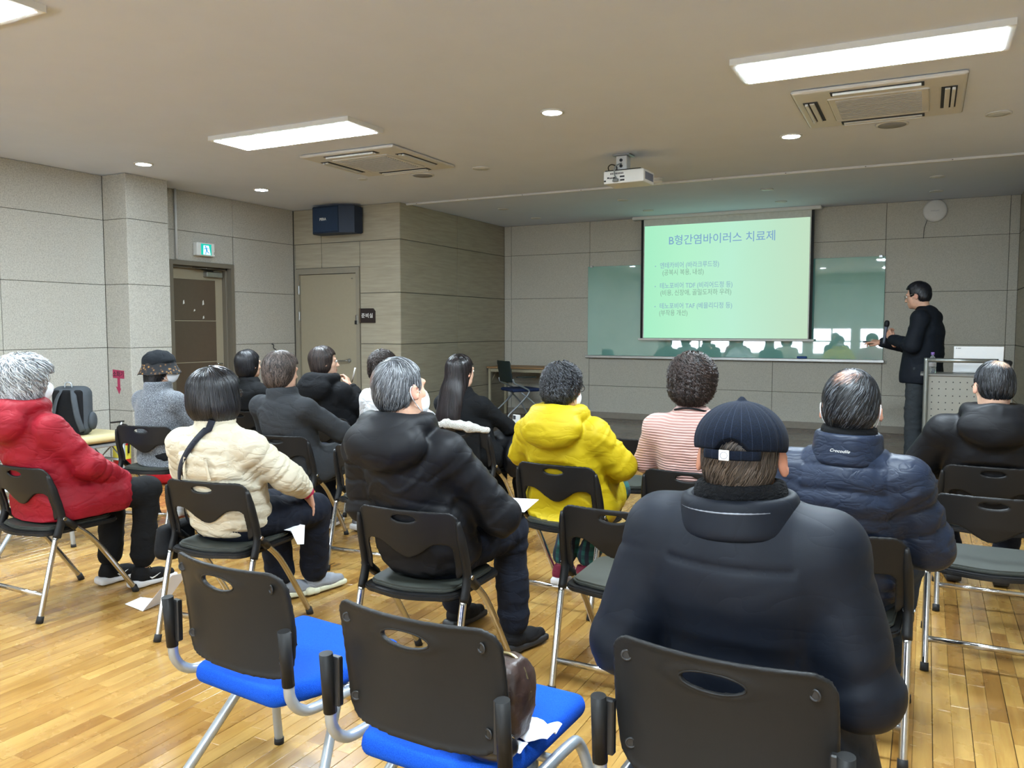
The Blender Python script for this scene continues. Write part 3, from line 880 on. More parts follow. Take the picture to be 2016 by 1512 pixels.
for x, y, l in ((-4.54, 6.95, 'round flat ceiling speaker by the left air conditioner'), (-.28, 6.84, 'round flat ceiling speaker by the right air conditioner')):
    t = thing('ceiling_speaker', l, 'ceiling speaker', (x, y, ZC))
    obj('rim', lathe(BM(), [(.115, 0), (.115, -.006), (.10, -.009)], 32), M_offw, t)
    obj('grille', lathe(BM(), [(.098, -.004), (.098, -.011), (.02, -.012)], 32), plain('speaker_grille', '#8c8d90', .7, bump=.5, bscale=700), t)
sd = thing('smoke_detector', 'small round white smoke detector near the projector', 'detector', (-2.50, 8.20, ZC))
obj('base', lathe(BM(), [(.05, 0), (.05, -.02)], 24), M_white, sd)
obj('dome', lathe(BM(), [(.045, -.018), (.045, -.028), (.055, -.034), (.045, -.05), (.02, -.054)], 24), M_white, sd)

# projector ----------------------------------------------------------
pr = thing('projector', 'white projector hanging from the ceiling in front of the screen', 'projector', (-2.38, 6.95, ZC - .215), -.04)
obj('casing', box(BM(), -.185, .185, -.14, .13, -.055, .055, .010, 2), M_white, pr)
obj('bracket_plate', box(BM(), -.14, .02, -.05, .08, .20, .215, .003), M_steel, pr)
obj('bracket_arm', box(BM(), -.11, -.01, -.04, .06, .05, .20, .006), M_offw, pr)
for z_ in (.16, .11): obj('knob', lathe(BM(), [(.014, 0), (.014, .01)], 12), M_dark, pr, rot=(radians(90), 0, 0), loc=(-.06, -.038, z_))
obj('top_tray', box(BM(), -.18, .15, -.12, .12, .056, .066, .003), M_black, pr)
tl = NT('lens_glow'); tl.set(color=(.9, .9, .9), emit=(.92, 1, .95), es=6.0)
ln = obj('lens', lathe(BM(), [(.034, 0), (.036, .02), (.03, .03)], 24), M_dark, pr, rot=(radians(-90), 0, 0), loc=(.09, .12, .01))
obj('lens_glass', lathe(BM(), [(.028, .028), (.022, .034)], 20), tl.m, ln)
for i in range(9): obj('vent_slit', box(BM(), -.12 + i * .014, -.112 + i * .014, -.1415, -.139, .022, .036), M_dark, pr)
for i, (px_, pz_, w_) in enumerate(((-.17, -.03, .01), (-.14, -.005, .009), (-.122, -.008, .005), (-.108, -.008, .005), (-.094, -.008, .005), (-.08, -.006, .008), (-.08, -.032, .02), (-.008, -.03, .02), (-.01, 0, .022))):
    obj('socket', box(BM(), px_ - w_, px_ + w_, -.1415, -.139, pz_ - .007, pz_ + .007, .001), M_dark, pr)
obj('side_vent', box(BM(), .184, .187, -.10, .10, -.03, .035, .001), plain('vent_grey', '#6e7280', .6), pr, 'grey side vent')
obj('cable', tube(BM(), spline([(-.065, -.14, -.01), (-.07, -.17, .02), (-.08, -.13, .09), (-.06, -.05, .13), (-.05, 0, .14)], 6), .006, 8), plain('grey_cable', '#8b9090', .5), pr)
obj('cable', tube(BM(), spline([(-.16, -.06, .06), (-.165, -.08, .10), (-.13, -.09, .12), (-.09, -.07, .10), (-.10, -.05, .06)], 6), .005, 8), M_black, pr, 'black looped cable')
obj('plug', box(BM(), -.09, -.04, -.165, -.14, -.045, -.015, .008, 2), plain('plug_grey', '#6d7272', .5), pr)
# ================================================================== CHAIRS
M_shell = plain('chair_shell', '#141415', .45, spec=.3, var=.05, bump=.12, bscale=900)
M_shell2 = plain('conference_shell', '#1b1b1b', .5, spec=.25, var=.05, bump=.12, bscale=900)
M_pad = plain('seat_pad_vinyl', '#2e312c', .6, var=.08, bump=.2, bscale=500)
M_silver = plain('silver_paint', '#a9b1b8', .28, .55, var=.02)
M_rub = plain('rubber', '#0f0f10', .7)
TBf = NT('blue_seat_cloth'); vv = TBf.coord()
TBf.l(TBf.ramp(TBf.noise(vv, 420, 3, .7), [(.3, lin('#0c3a94')), (.6, lin('#154db8')), (.8, lin('#2460c8'))]), TBf.b.inputs['Base Color'])
TBf.set(rough=.95, spec=.15); TBf.bump(TBf.noise(vv, 500, 2), .4, .002); M_blue = TBf.m

def ss(a, b, x):
    t = np.clip((x - a) / (b - a), 0, 1); return t * t * (3 - 2 * t)
def ypath(z): return np.interp(z, [.40, .47, .52, .60, .74], [.105, .128, .122, .098, .07])

def folding_back():
    S = Sdf()
    def f(P):
        x, y, z = np.abs(P[..., 0]), P[..., 1], P[..., 2]
        q = np.stack([x - (.222 - .055), np.abs(z - .60) - (.135 - .055)], -1)
        d2 = np.sqrt((np.maximum(q, 0) ** 2).sum(-1)) + np.minimum(q.max(-1), 0) - .055
        low = .540 + .064 * np.sin(pi / 2 * np.clip(x / .140, 0, 1)) ** 2 - z
        arm = .184 - x
        cut = np.minimum(low, arm + .0)
        h = np.maximum(.03 - np.abs(low - arm), 0) / .03; cut = cut - h * h * .03 * .25
        d2 = np.maximum(d2, cut)
        k0 = np.sqrt((x / .052) ** 2 + ((z - .699) / .013) ** 2); slot = (k0 - 1) * .013
        d2 = np.maximum(d2, -slot)
        ys = ypath(z) - .038 * (1 - (x / .222) ** 2) + .004
        d1 = np.abs(y - ys) - .0052
        return np.maximum(d1, d2)
    S._add(f, (-.225, .01, .465), (.225, .14, .736), 0, 'add')
    V, F = S.mesh(.0052); V = relax(V, F, 1, .4)
    return mesh_np('backrest', V, F)

def rounded(w0, w1, y0, y1, r, n=6, bulge=.0):
    """rounded trapezoid outline; bulge pushes the rear edge back"""
    out = []
    for cx, cy, a0 in ((w1 - r, y1 - r, 0), (-w1 + r, y1 - r, 90), (-w0 + r, y0 + r, 180), (w0 - r, y0 + r, 270)):
        for k in range(n + 1):
            a = radians(a0 + 90 * k / n); out.append((cx + r * cos(a), cy + r * sin(a)))
        if a0 == 180 and bulge:
            for k in range(1, 8):
                t = k / 8; out.append((-w0 + r + (2 * w0 - 2 * r) * t, y0 - bulge * sin(pi * t)))
    return out

def make_folding(label, loc, rz):
    t = thing('folding_chair', label, 'chair', loc, rz, 'black folding chairs')
    me = folding_back(); br = obj('backrest', me, M_shell, t)
    b = BM(); prism(b, rounded(.205, .215, .045, .475, .07, bulge=.03), 'z', .398, .420, .006); obj('seat_shell', b, M_shell, t)
    b = BM(); prism(b, rounded(.185, .195, .065, .455, .07, bulge=.025), 'z', .4195, .440, .007); obj('seat', b, M_pad, t)
    for s in (-1, 1):
        X = .225 * s
        b = BM(); tube(b, spline([(X, .0, .012), (X, .022, .10), (X, .062, .26), (X, .10, .405)], 6), .0135, 12)
        l_ = obj('leg', b, M_chrome, t); obj('foot_cap', cyl(BM(), (X, -.003, 0), (X, .006, .032), .017, .016), M_rub, l_)
        b = BM(); tube(b, spline([(X, .19, .435), (X, .29, .345), (X, .41, .185), (X, .527, .016)], 6), .0135, 12)
        l_ = obj('leg', b, M_chrome, t); obj('foot_cap', cyl(BM(), (X, .533, 0), (X, .518, .034), .017, .016), M_rub, l_)
        b = BM(); tube(b, spline([(X, .10, .39), (X, .128, .47), (X * 1.0, .120, .53), (X * .985, .098, .61), (X * .96, .075, .70)], 6), [.016] * 20 + [.015, .013, .012, .010, .007], 12, flat=(1, 1.25))
        obj('side_frame', b, M_shell, t)
        b = BM(); tube(b, [(X, .125, .485), (X, .20, .425)], .018, 12); hb = obj('hinge_arm', b, M_shell, t)
        obj('rivet', cyl(BM(), (X + s * .014, .135, .478), (X + s * .022, .135, .478), .009), M_chrome, hb)
    b = BM(); tube(b, [(-.225, .028, .125), (.225, .028, .125)], .012, 10, flat=(.55, 1.1)); obj('crossbar', b, M_chrome, t)
    return t

def conference_back():
    S = Sdf()
    def f(P):
        x, y, z = np.abs(P[..., 0]), P[..., 1], P[..., 2]
        w = .222 - .012 * ss(.62, .48, z) + .004 * np.sin((z - .48) / .3 * pi)
        q = np.stack([x - (w - .05), np.abs(z - .63) - (.15 - .05)], -1)
        d2 = np.sqrt((np.maximum(q, 0) ** 2).sum(-1)) + np.minimum(q.max(-1), 0) - .05
        k0 = np.sqrt((x / .062) ** 2 + ((z - .727) / .019) ** 2); hole = (k0 - 1) * .019
        d2 = np.maximum(d2, -hole)
        ys = .0 - .045 * (1 - (x / .222) ** 2) - .02 * ((z - .63) / .15) + .012 * np.cos((z - .63) / .15 * pi / 2) 
        t = .0042 + .003 * ss(-.016, -.004, d2)
        d1 = np.abs(y - ys) - t
        return np.maximum(d1, d2)
    S._add(f, (-.23, -.09, .475), (.23, .04, .785), 0, 'add')
    V, F = S.mesh(.0052); V = relax(V, F, 1, .4)
    return mesh_np('backrest', V, F)
def conf_y(x, z): return -.045 * (1 - (x / .222) ** 2) - .02 * ((z - .63) / .15) + .012 * cos((z - .63) / .15 * pi / 2)

def make_conference(label, loc, rz, metal=None):
    t = thing('conference_chair', label, 'chair', loc, rz, 'blue seat chairs with dark plastic backs')
    br = obj('backrest', conference_back(), M_shell2, t)
    for x_, z_ in ((-.185, .735), (.185, .735), (-.185, .535), (.185, .535)):
        y_ = conf_y(x_, z_) - .006
        b = BM(); lathe(b, [(.013, 0), (.013, .002), (.0085, .0035), (.008, .001)], 20)
        s_ = obj('screw', b, M_black, br, rot=(radians(90), 0, -x_ * 1.6), loc=(x_, y_ , z_))
    b = BM(); pts = [(.066 * cos(2 * pi * k / 40), 0, .727 + .022 * sin(2 * pi * k / 40)) for k in range(41)]
    tube(b, [(p[0], conf_y(p[0], p[2]) - .005, p[2]) for p in pts], .0028, 6, cap=False); obj('handle_rim', b, M_shell2, br)
    S = Sdf(); S.box((0, .215, .425), (.225, .235, .032), .03)
    S.func(lambda P: np.abs(P[..., 0]) - (.17 + .055 * ss(-.03, .16, P[..., 1])), (-1, -1, 0), (1, 1, 1), .03)
    def dip(V):
        d = -.018 * np.exp(-(((V[:, 0]) / .14) ** 2 + ((V[:, 1] - .17) / .15) ** 2)); m = V[:, 2] > .43
        return np.where(m, d, 0)
    sdf_obj('seat', S, .011, M_blue, t, 2, dip)
    for s in (-1, 1):
        X = .243 * s
        obj('bracket', tube(BM(), [(X, -.028, .492), (X, -.040, .640)], .0165, 14), M_shell2, t)
        obj('bracket_clip', box(BM(), min(X, X - s * .03), max(X, X - s * .03), -.03, -.012, .51, .63, .003), M_black, t)
        b = BM(); tube(b, spline([(X, -.028, .50), (X, -.022, .455), (X, .01, .415), (X, .07, .398), (X, .27, .396), (X, .335, .375), (X * 1.08, .36, .29), (X * 1.2, .385, .14), (X * 1.2, .395, .01)], 6), .0145, 12)
        l_ = obj('leg', b, metal or M_silver, t, 'silver painted frame tube and front leg'); obj('foot_cap', cyl(BM(), (X * 1.2, .395, 0), (X * 1.2, .395, .02), .0165), M_rub, l_)
        b = BM(); tube(b, spline([(X * .7, .23, .392), (X * .95, .10, .20), (X * 1.2, -.03, .01)], 4), .0145, 12)
        l_ = obj('leg', b, metal or M_silver, t); obj('foot_cap', cyl(BM(), (X * 1.2, -.032, 0), (X * 1.19, -.02, .02), .0165), M_rub, l_)
    obj('seat_bar', tube(BM(), [(-.243, .22, .385), (.243, .22, .385)], .012, 8), metal or M_silver, t)
    return t

C_ = {'A': (-3.96, 2.36, 0), 'B': (-2.82, 2.49, 8), 'C': (-1.72, 2.44, 3), 'H': (-1.63, 3.60, -3), 'fold': (-1.02, 2.78, 0), 'I': (-.985, 3.70, 0),
      'K': (-1.7, 4.66, -3), 'E': (-.25, 2.8, 0), 'R1': (.26, 3.68, 0), 'G': (.31, 4.50, 0), 'O': (-4.80, 3.76, 15), 'O2': (-4.22, 3.70, 8), 'M': (-3.62, 3.80, 10),
      'L': (-4.05, 4.74, 6), 'mid': (-2.84, 3.66, 2), 'J': (-2.80, 4.66, -2), 'N': (-4.95, 4.8, 8), 'Kp': (-3.42, 4.66, 3)}
first = None
for key, lab in (('A', 'black folding chair under the woman in the red coat'), ('B', 'black folding chair under the woman in the cream puffer jacket'),
                 ('C', 'black folding chair under the grey haired man in the black parka'), ('H', 'black folding chair under the woman in the yellow coat'),
                 ('fold', 'empty black folding chair between the parka man and the capped man'), ('I', 'black folding chair under the woman in the pink sweater'),
                 ('K', 'empty black folding chair between the yellow coat and the pink sweater'), ('E', 'black folding chair under the man in the blue puffer jacket'),
                 ('R1', 'empty black folding chair at the right edge of the photo'), ('G', 'black folding chair under the balding man at the right edge'),
                 ('O', 'black folding chair under the woman in the floral trimmed hat'), ('O2', 'black folding chair left of the cream puffer jacket, with a dark bag'),
                 ('M', 'black folding chair under the woman in the dark grey coat'), ('L', 'black folding chair under the woman in the black hoodie'),
                 ('mid', 'empty black folding chair left of the parka man'), ('J', 'black folding chair with a white fur coat over its back'),
                 ('N', 'black folding chair under the black haired person at the back left'), ('Kp', 'black folding chair under the curly haired person in white')):
    x, y, r = C_[key]
    if first is None: first = make_folding(lab, (x, y, 0), radians(r))
    else: dup(first, (x, y, 0), radians(r), lab)
cc = make_conference('blue seated conference chair nearest the left, empty', (-1.67, 1.60, 0), radians(-6))
dup(cc, (-1.0, 1.50, 0), radians(-3), 'blue seated conference chair in the middle holding a brown bag')
dup(cc, (-.345, 1.585, 0), radians(-3), 'conference chair under the man in the navy cap')
dup(cc, (-5.27, 3.05, 0), radians(-22), 'blue seated conference chair at the left edge behind the red coat')

# ================================================================== STAGE FURNITURE
M_alu = plain('anodised_tube', '#8f9492', .35, .8, var=.03)
lec = thing('lectern', 'grey metal lectern with tubular frame and perforated front panel', 'lectern', (.27, 8.0, ZS))
fr_ = BM(); w_ = .262; Ht = 1.045
tube(fr_, spline([(-w_, 0, .03), (-w_, 0, .5), (-w_, 0, Ht - .02)], 2) + [Vector((-w_, 0, Ht))], .0195, 14)
tube(fr_, [(-w_ - .0, 0, Ht - .0195), (w_ + .0, 0, Ht - .0195)], .0195, 14)
tube(fr_, [(w_, 0, Ht), (w_, 0, .03)], .0195, 14)
obj('frame', fr_, M_alu, lec)
for s in (-1, 1): obj('foot', lathe(BM(), [(.024, 0), (.024, .03), (.018, .035)], 14, (w_ * s, 0, 0)), M_steel, lec)
obj('footrest', tube(BM(), [(-w_ - .055, .0, .262), (w_ + .055, .0, .262)], .017, 12), M_alu, lec)
pnl = obj('front_panel', box(BM(), -w_ + .02, w_ - .02, .03, .038, .20, .885, .002), plain('panel_grey', '#8b8a83', .55, .1, var=.02), lec, 'grey perforated panel')
b = BM()
for i in range(9):
    for j in range(11):
        x_ = -w_ + .05 + i * .054; z_ = .235 + j * .060
        ps = [(x_ + .0055 * cos(a * pi / 4), .0292, z_ + .0055 * sin(a * pi / 4)) for a in range(8)]
        bm_v = [b.verts.new(p) for p in ps]; back = [b.verts.new((p[0], .0302, p[2])) for p in ps]
        b.faces.new(bm_v[::-1])
        for q in range(8): b.faces.new((bm_v[q], bm_v[(q + 1) % 8], back[(q + 1) % 8], back[q]))
ho = obj('perforations', b, M_dark, pnl); ho['kind'] = 'stuff'
obj('desktop', box(BM(), -w_ - .045, w_ + .15, .02, .42, .885, .905, .004), plain('desk_grey', '#74736f', .5), lec)
for s in (-1, 1): obj('side_panel', box(BM(), s * w_ - .008, s * w_ + .008, .06, .38, .03, .885, .002), plain('panel_side', '#6f6e69', .6), lec)
lp = thing('laptop', 'open white laptop seen from behind on the lectern', 'laptop', (.41, 8.22, ZS + .905))
obj('keyboard_deck', box(BM(), -.19, .19, 0, .25, 0, .014, .005), M_white, lp)
b = BM(); box(b, -.19, .19, -.004, .004, .006, .245, .004, 2); bmesh.ops.rotate(b, verts=b.verts, cent=(0, 0, 0), matrix=Matrix.Rotation(radians(12), 3, 'X')); obj('lid', b, plain('laptop_white', '#e9ebec', .35, var=.01), lp)
b = BM(); lathe(b, [(.005, 0), (.005, .0006)], 16); box(b, .009, .034, -.0035, .0035, 0, .0006)
t_ = obj('lid_mark', b, plain('laptop_mark', '#8d9092', .4), lp, 'tiny grey mark on the lid corner'); t_.rotation_euler = (radians(90 + 12), 0, 0); t_.location = (-.170, -.0520, .224)
wb_ = thing('water_bottle', 'clear plastic water bottle with a purple cap on the lectern', 'bottle', (.055, 8.12, ZS + .905))
tg2 = NT('clear_plastic'); tg2.set(color=(.85, .9, .92), rough=.08, trans=.85, ior=1.33); 
obj('bottle_body', lathe(BM(), [(.028, 0), (.031, .006), (.031, .05), (.028, .055), (.031, .06), (.031, .11), (.020, .145), (.012, .155), (.012, .165)], 20), tg2.m, wb_)
obj('cap', lathe(BM(), [(.0145, .163), (.015, .168), (.0145, .188)], 16), plain('purple_cap', '#75589c', .4), wb_)
obj('bottle_label', lathe(BM(), [(.0315, .06), (.0318, .065), (.0318, .10), (.0315, .104)], 20), plain('bottle_band', '#b8bcc4', .5), wb_)
bg = thing('black_pouch', 'black cloth pouch on the lectern behind the laptop', 'pouch', (.60, 8.30, ZS + .905))
S = Sdf(); S.ell((0, 0, .05), (.07, .05, .05)).ell((.05, 0, .10), (.03, .03, .02), k=.04).ell((-.05, 0, .09), (.03, .03, .02), k=.04)
sdf_obj('pouch_body', S, .009, M_black, bg, 1)
obj('pouch_strap', tube(BM(), spline([(-.05, 0, .10), (0, .02, .12), (.06, 0, .11)], 4), .006, 6), M_black, bg)

dk = thing('desk', 'small wooden topped table with cream legs in the stage corner', 'table', (-5.28, 10.74, ZS))
obj('tabletop', box(BM(), -.46, .46, -.29, .29, .715, .742, .005, 2), woodpanel('table_top_wood', '#8a6a49', '#a5845e', 'x'), dk)
M_leg = plain('cream_steel', '#a79f86', .45)
for sx in (-1, 1):
    for sy in (-1, 1): obj('leg', box(BM(), sx * .425 - .018, sx * .425 + .018, sy * .25 - .018, sy * .25 + .018, 0, .715, .003), M_leg, dk)
for sy in (-1, 1): obj('rail', box(BM(), -.41, .41, sy * .25 - .01, sy * .25 + .01, .665, .712, .002), M_leg, dk)
for sx in (-1, 1):
    obj('rail', box(BM(), sx * .425 - .01, sx * .425 + .01, -.235, .235, .665, .712, .002), M_leg, dk)
    obj('brace', tube(BM(), [(sx * .425, -.2, .52), (sx * .425, -.05, .67)], .007, 6), M_leg, dk)

oc = thing('training_chair', 'dark green backed caster chair with blue seat on the stage', 'chair', (-5.22, 10.12, ZS), radians(-38))
M_gr = plain('dark_green_mesh', '#1d2a29', .6, bump=.3, bscale=700); M_navy = plain('navy_seat_cloth', '#16284f', .9)
S = Sdf()
def fbk(P):
    x, y, z = np.abs(P[..., 0]), P[..., 1], P[..., 2]
    q = np.stack([x - .19, np.abs(z - .70) - .12], -1)
    d2 = np.sqrt((np.maximum(q, 0) ** 2).sum(-1)) + np.minimum(q.max(-1), 0) - .03
    return np.maximum(np.abs(y + .04 + .03 * (1 - (x / .22) ** 2) + .15 * (z - .7)) - .008, d2)
S._add(fbk, (-.23, -.13, .54), (.23, .02, .86), 0, 'add'); sdf_obj('backrest', S, .011, M_gr, oc, 1)
S = Sdf(); S.box((0, .2, .44), (.22, .22, .025), .024); sdf_obj('seat', S, .013, M_navy, oc, 2)
for s in (-1, 1):
    X = .235 * s
    l_ = obj('frame_tube', tube(BM(), spline([(X, -.03, .60), (X, .0, .54), (X, .14, .48), (X, .22, .41), (X, .06, .24), (X * .98, -.08, .12), (X * .98, -.10, .065)], 6), .012, 10), M_silver, oc)
    l2 = obj('frame_tube', tube(BM(), spline([(X * .8, .12, .41), (X, .30, .25), (X * 1.0, .40, .10), (X * 1.0, .41, .065)], 5), .012, 10), M_silver, oc)
    for q, (yy) in ((l_, -.10), (l2, .41)):
        b = BM(); cyl(b, (X - .02, yy, .03), (X - .006, yy, .03), .03); cyl(b, (X + .006, yy, .03), (X + .02, yy, .03), .03); box(b, X - .012, X + .012, yy - .012, yy + .012, .03, .07, .004)
        obj('caster', b, M_rub, q)
b = BM(); prism(b, [(.235, .02), (.27, .02), (.30, .12), (.30, .30), (.24, .32), (.215, .20)], 'z', .62, .635, .004); obj('writing_arm', b, M_gr, oc, 'dark green writing arm')

# ================================================================== LEFT SIDE: bench, backpack, extinguisher, bags
bn = thing('padded_bench', 'cream padded bench on silver legs against the left wall', 'bench', (-6.6, 4.25, 0))
S = Sdf(); S.box((0, 0, .455), (.33, .62, .038), .034); sdf_obj('pad', S, .014, plain('cream_vinyl', '#c9bb8d', .45, var=.04), bn, 2)
obj('frame', box(BM(), -.30, .30, -.58, .58, .375, .405, .008, 2), M_silver, bn)
for sx in (-1, 1):
    for sy in (-1, 1): obj('leg', cyl(BM(), (sx * .28, sy * .55, 0), (sx * .28, sy * .55, .38), .026), M_silver, bn)
for sy in (-1, 1):
    obj('crossbar', tube(BM(), [(-.28, sy * .55, .24), (.28, sy * .55, .24)], .012, 8), M_silver, bn)
    obj('lattice', tube(BM(), [(-.27, sy * .55, .25), (-.14, sy * .55, .36), (0, sy * .55, .25), (.14, sy * .55, .36), (.27, sy * .55, .25)], .007, 6), M_silver, bn)
M_bp = fabric('backpack_cloth', '#43484d', .8, wr=.15); M_bpb = fabric('backpack_black', '#121316', .85, wr=.1)
bp = thing('backpack', 'charcoal and black backpack standing on the padded bench', 'bag', (-6.50, 4.47, .492), radians(30))
S = Sdf(); S.box((0, 0, .21), (.155, .085, .21), .07).ell((0, .07, .15), (.12, .05, .12), k=.04)
sdf_obj('main_compartment', S, .012, M_bp, bp, 1)
S = Sdf(); S.box((0, -.078, .20), (.125, .02, .19), .02); sdf_obj('back_panel', S, .01, M_bpb, bp, 1)
for s in (-1, 1):
    obj('shoulder_strap', tube(BM(), spline([(s * .05, -.085, .39), (s * .075, -.125, .30), (s * .10, -.13, .16), (s * .12, -.09, .04)], 6), .024, 8, flat=(1, .25)), M_bp, bp)
    S = Sdf(); S.ell((s * .165, .0, .12), (.03, .06, .08)); sdf_obj('side_pocket', S, .011, M_bp, bp, 1)
obj('grab_loop', tube(BM(), spline([(-.03, -.06, .41), (-.02, -.06, .45), (.02, -.06, .45), (.03, -.06, .41)], 5), .006, 6), M_silver, bp)
fe = thing('fire_extinguisher', 'red fire extinguisher with yellow label by the pillar', 'extinguisher', (-6.93, 5.26, 0))
M_red = plain('extinguisher_red', '#c01a24', .3, coat=.4)
obj('cylinder', lathe(BM(), [(.075, 0), (.08, .01), (.08, .36), (.07, .41), (.03, .44), (.022, .46)], 24), M_red, fe)
obj('label_band', lathe(BM(), [(.0805, .14), (.081, .145), (.081, .27), (.0805, .275)], 24), plain('label_yellow', '#d9d04a', .5), fe, 'yellow label band')
obj('valve', lathe(BM(), [(.02, .455), (.024, .47), (.018, .50)], 12), M_steel, fe)
obj('handle_lever', box(BM(), -.012, .012, -.11, .03, .495, .51, .003), M_black, fe)
obj('hose', tube(BM(), spline([(.02, 0, .475), (.09, 0, .46), (.11, 0, .36), (.095, 0, .2)], 5), .009, 8), M_black, fe)
rb = thing('red_bag', 'red cloth bag slumped on the floor behind the hat woman', 'bag', (-6.05, 5.12, 0), .3)
S = Sdf(); S.ell((0, 0, .10), (.26, .15, .11)).ell((-.12, .02, .20), (.12, .11, .12), k=.08).ell((.2, -.02, .06), (.14, .12, .07), k=.05).plane((0, 0, 0), (0, 0, -1))
sdf_obj('bag_body', S, .016, fabric('red_cloth', '#b3202e', .8, wr=.6), rb, 1, lambda V: vnoise(V, 14) * .008)
obj('bag_handle', tube(BM(), spline([(-.2, .02, .28), (-.16, .0, .40), (-.06, .02, .40), (-.03, .04, .27)], 5), .008, 6), M_red, rb)

# bag on the chair left of the cream jacket, hanging crossbody bag of B
db = thing('dark_handbag', 'dark handbag on the chair left of the cream jacket', 'bag', (-4.26, 3.92, .441), .2)
S = Sdf(); S.box((0, 0, .11), (.15, .06, .11), .045).ell((.0, -.02, .07), (.15, .09, .06), k=.04); sdf_obj('bag_body', S, .012, M_bpb, db, 1)
obj('bag_handle', tube(BM(), spline([(-.08, 0, .20), (-.06, 0, .29), (.06, 0, .29), (.08, 0, .20)], 5), .007, 6), M_bpb, db)

pb = thing('paper_bag', 'tall light grey paper carrier bag on the floor in the second row', 'bag', (-3.80, 5.60, 0), .25)
b = BM(); box(b, -.13, .13, -.06, .06, 0, .50, .003); obj('bag_body', b, plain('grey_paper', '#b4b4ba', .7), pb)
obj('bag_insert', box(BM(), -.11, .11, -.04, .04, .50, .56, .004), M_white, pb, 'white papers sticking out')

# items on the middle conference chair
A_ = np.array
hb = thing('brown_purse', 'brown crinkled leather purse with a zip on the middle blue chair', 'bag', (-.875, 1.625, .452), radians(-3))
S = Sdf(); S.box((0, 0, .10), (.085, .065, .10), .05).ell((.055, .0, .12), (.04, .055, .08), k=.04)
sdf_obj('bag_body', S, .009, plain('brown_leather', '#33241f', .42, var=.35, scale=40, bump=.9, bscale=70), hb, 1, lambda V: vnoise(V, 60) * .003 - np.abs(vnoise(V * A_([1, 1, .35]), 55, 3)) * .006)
obj('zip', tube(BM(), spline([(-.06, 0, .199), (0, 0, .205), (.05, 0, .207), (.08, 0, .18), (.096, 0, .13)], 5), .004, 6), plain('brass', '#b0a27a', .3, .9), hb)
obj('zip_pull', box(BM(), .082, .090, -.010, .006, .13, .165, .002), M_chrome, hb)
bp2 = thing('black_pouch', 'black leather pouch beside the brown purse on the middle blue chair', 'pouch', (-.835, 1.535, .45), .3)
S = Sdf(); S.ell((0, 0, .035), (.065, .04, .036)); sdf_obj('pouch_body', S, .009, plain('black_leather', '#141416', .3, coat=.2), bp2, 1)
obj('zip', tube(BM(), spline([(-.055, -.0, .055), (0, 0, .073), (.055, 0, .055)], 5), .003, 6), M_chrome, bp2)
def cloth_patch(name, label, cat, loc, w, h, amp, mat, n=22, seed=0, rz=0, edge=.02):
    V = []; 
    for j in range(n):
        for i in range(n):
            u, v = i / (n - 1), j / (n - 1)
            V.append(((u - .5) * w, (v - .5) * h, 0))
    V = np.array(V); V[:, 2] = np.abs(vnoise(V, 16, seed)) * amp + np.abs(vnoise(V, 40, seed + 1)) * amp * .3
    V[:, 0] += vnoise(V, 12, seed + 3) * edge; V[:, 1] += vnoise(V, 12, seed + 5) * edge
    F = [(j * n + i, j * n + i + 1, (j + 1) * n + i + 1, (j + 1) * n + i) for j in range(n - 1) for i in range(n - 1)]
    me = mesh_np(name, V, F); o = obj(name, me, mat); o.location = loc; o.rotation_euler = (0, 0, rz)
    md = o.modifiers.new('s', 'SOLIDIFY'); md.thickness = .0012
    return tag(o, label, cat)
M_paper = plain('paper', '#e4e6ee', .7, var=.01)
cloth_patch('tissue', 'crumpled white tissue on the middle blue chair', 'tissue', (-.785, 1.66, .462), .10, .085, .025, M_paper, seed=4)
cloth_patch('tissue', 'small scrap of blue-white tissue behind the larger tissue', 'tissue', (-.80, 1.585, .462), .05, .04, .02, M_paper, n=12, seed=9, edge=.008)

def folded_paper(label, pts, cat='paper', creased=True):
    b = BM(); vs = [b.verts.new(p) for p in pts]
    for f in ((0, 1, 2, 3), (1, 4, 5, 2)): b.faces.new([vs[i] for i in f])
    o = obj('paper_sheet', b, M_paper); md = o.modifiers.new('s', 'SOLIDIFY'); md.thickness = .0012
    return tag(o, label, cat)
folded_paper('folded white paper sheet lying on the floor beside the red coat chair', [(-3.60, 2.72, .004), (-3.43, 2.69, .004), (-3.455, 2.86, .004), (-3.62, 2.83, .004), (-3.42, 2.86, .14), (-3.44, 2.98, .12)])
# ================================================================== PEOPLE
A3 = lambda *v: np.array(v, float)

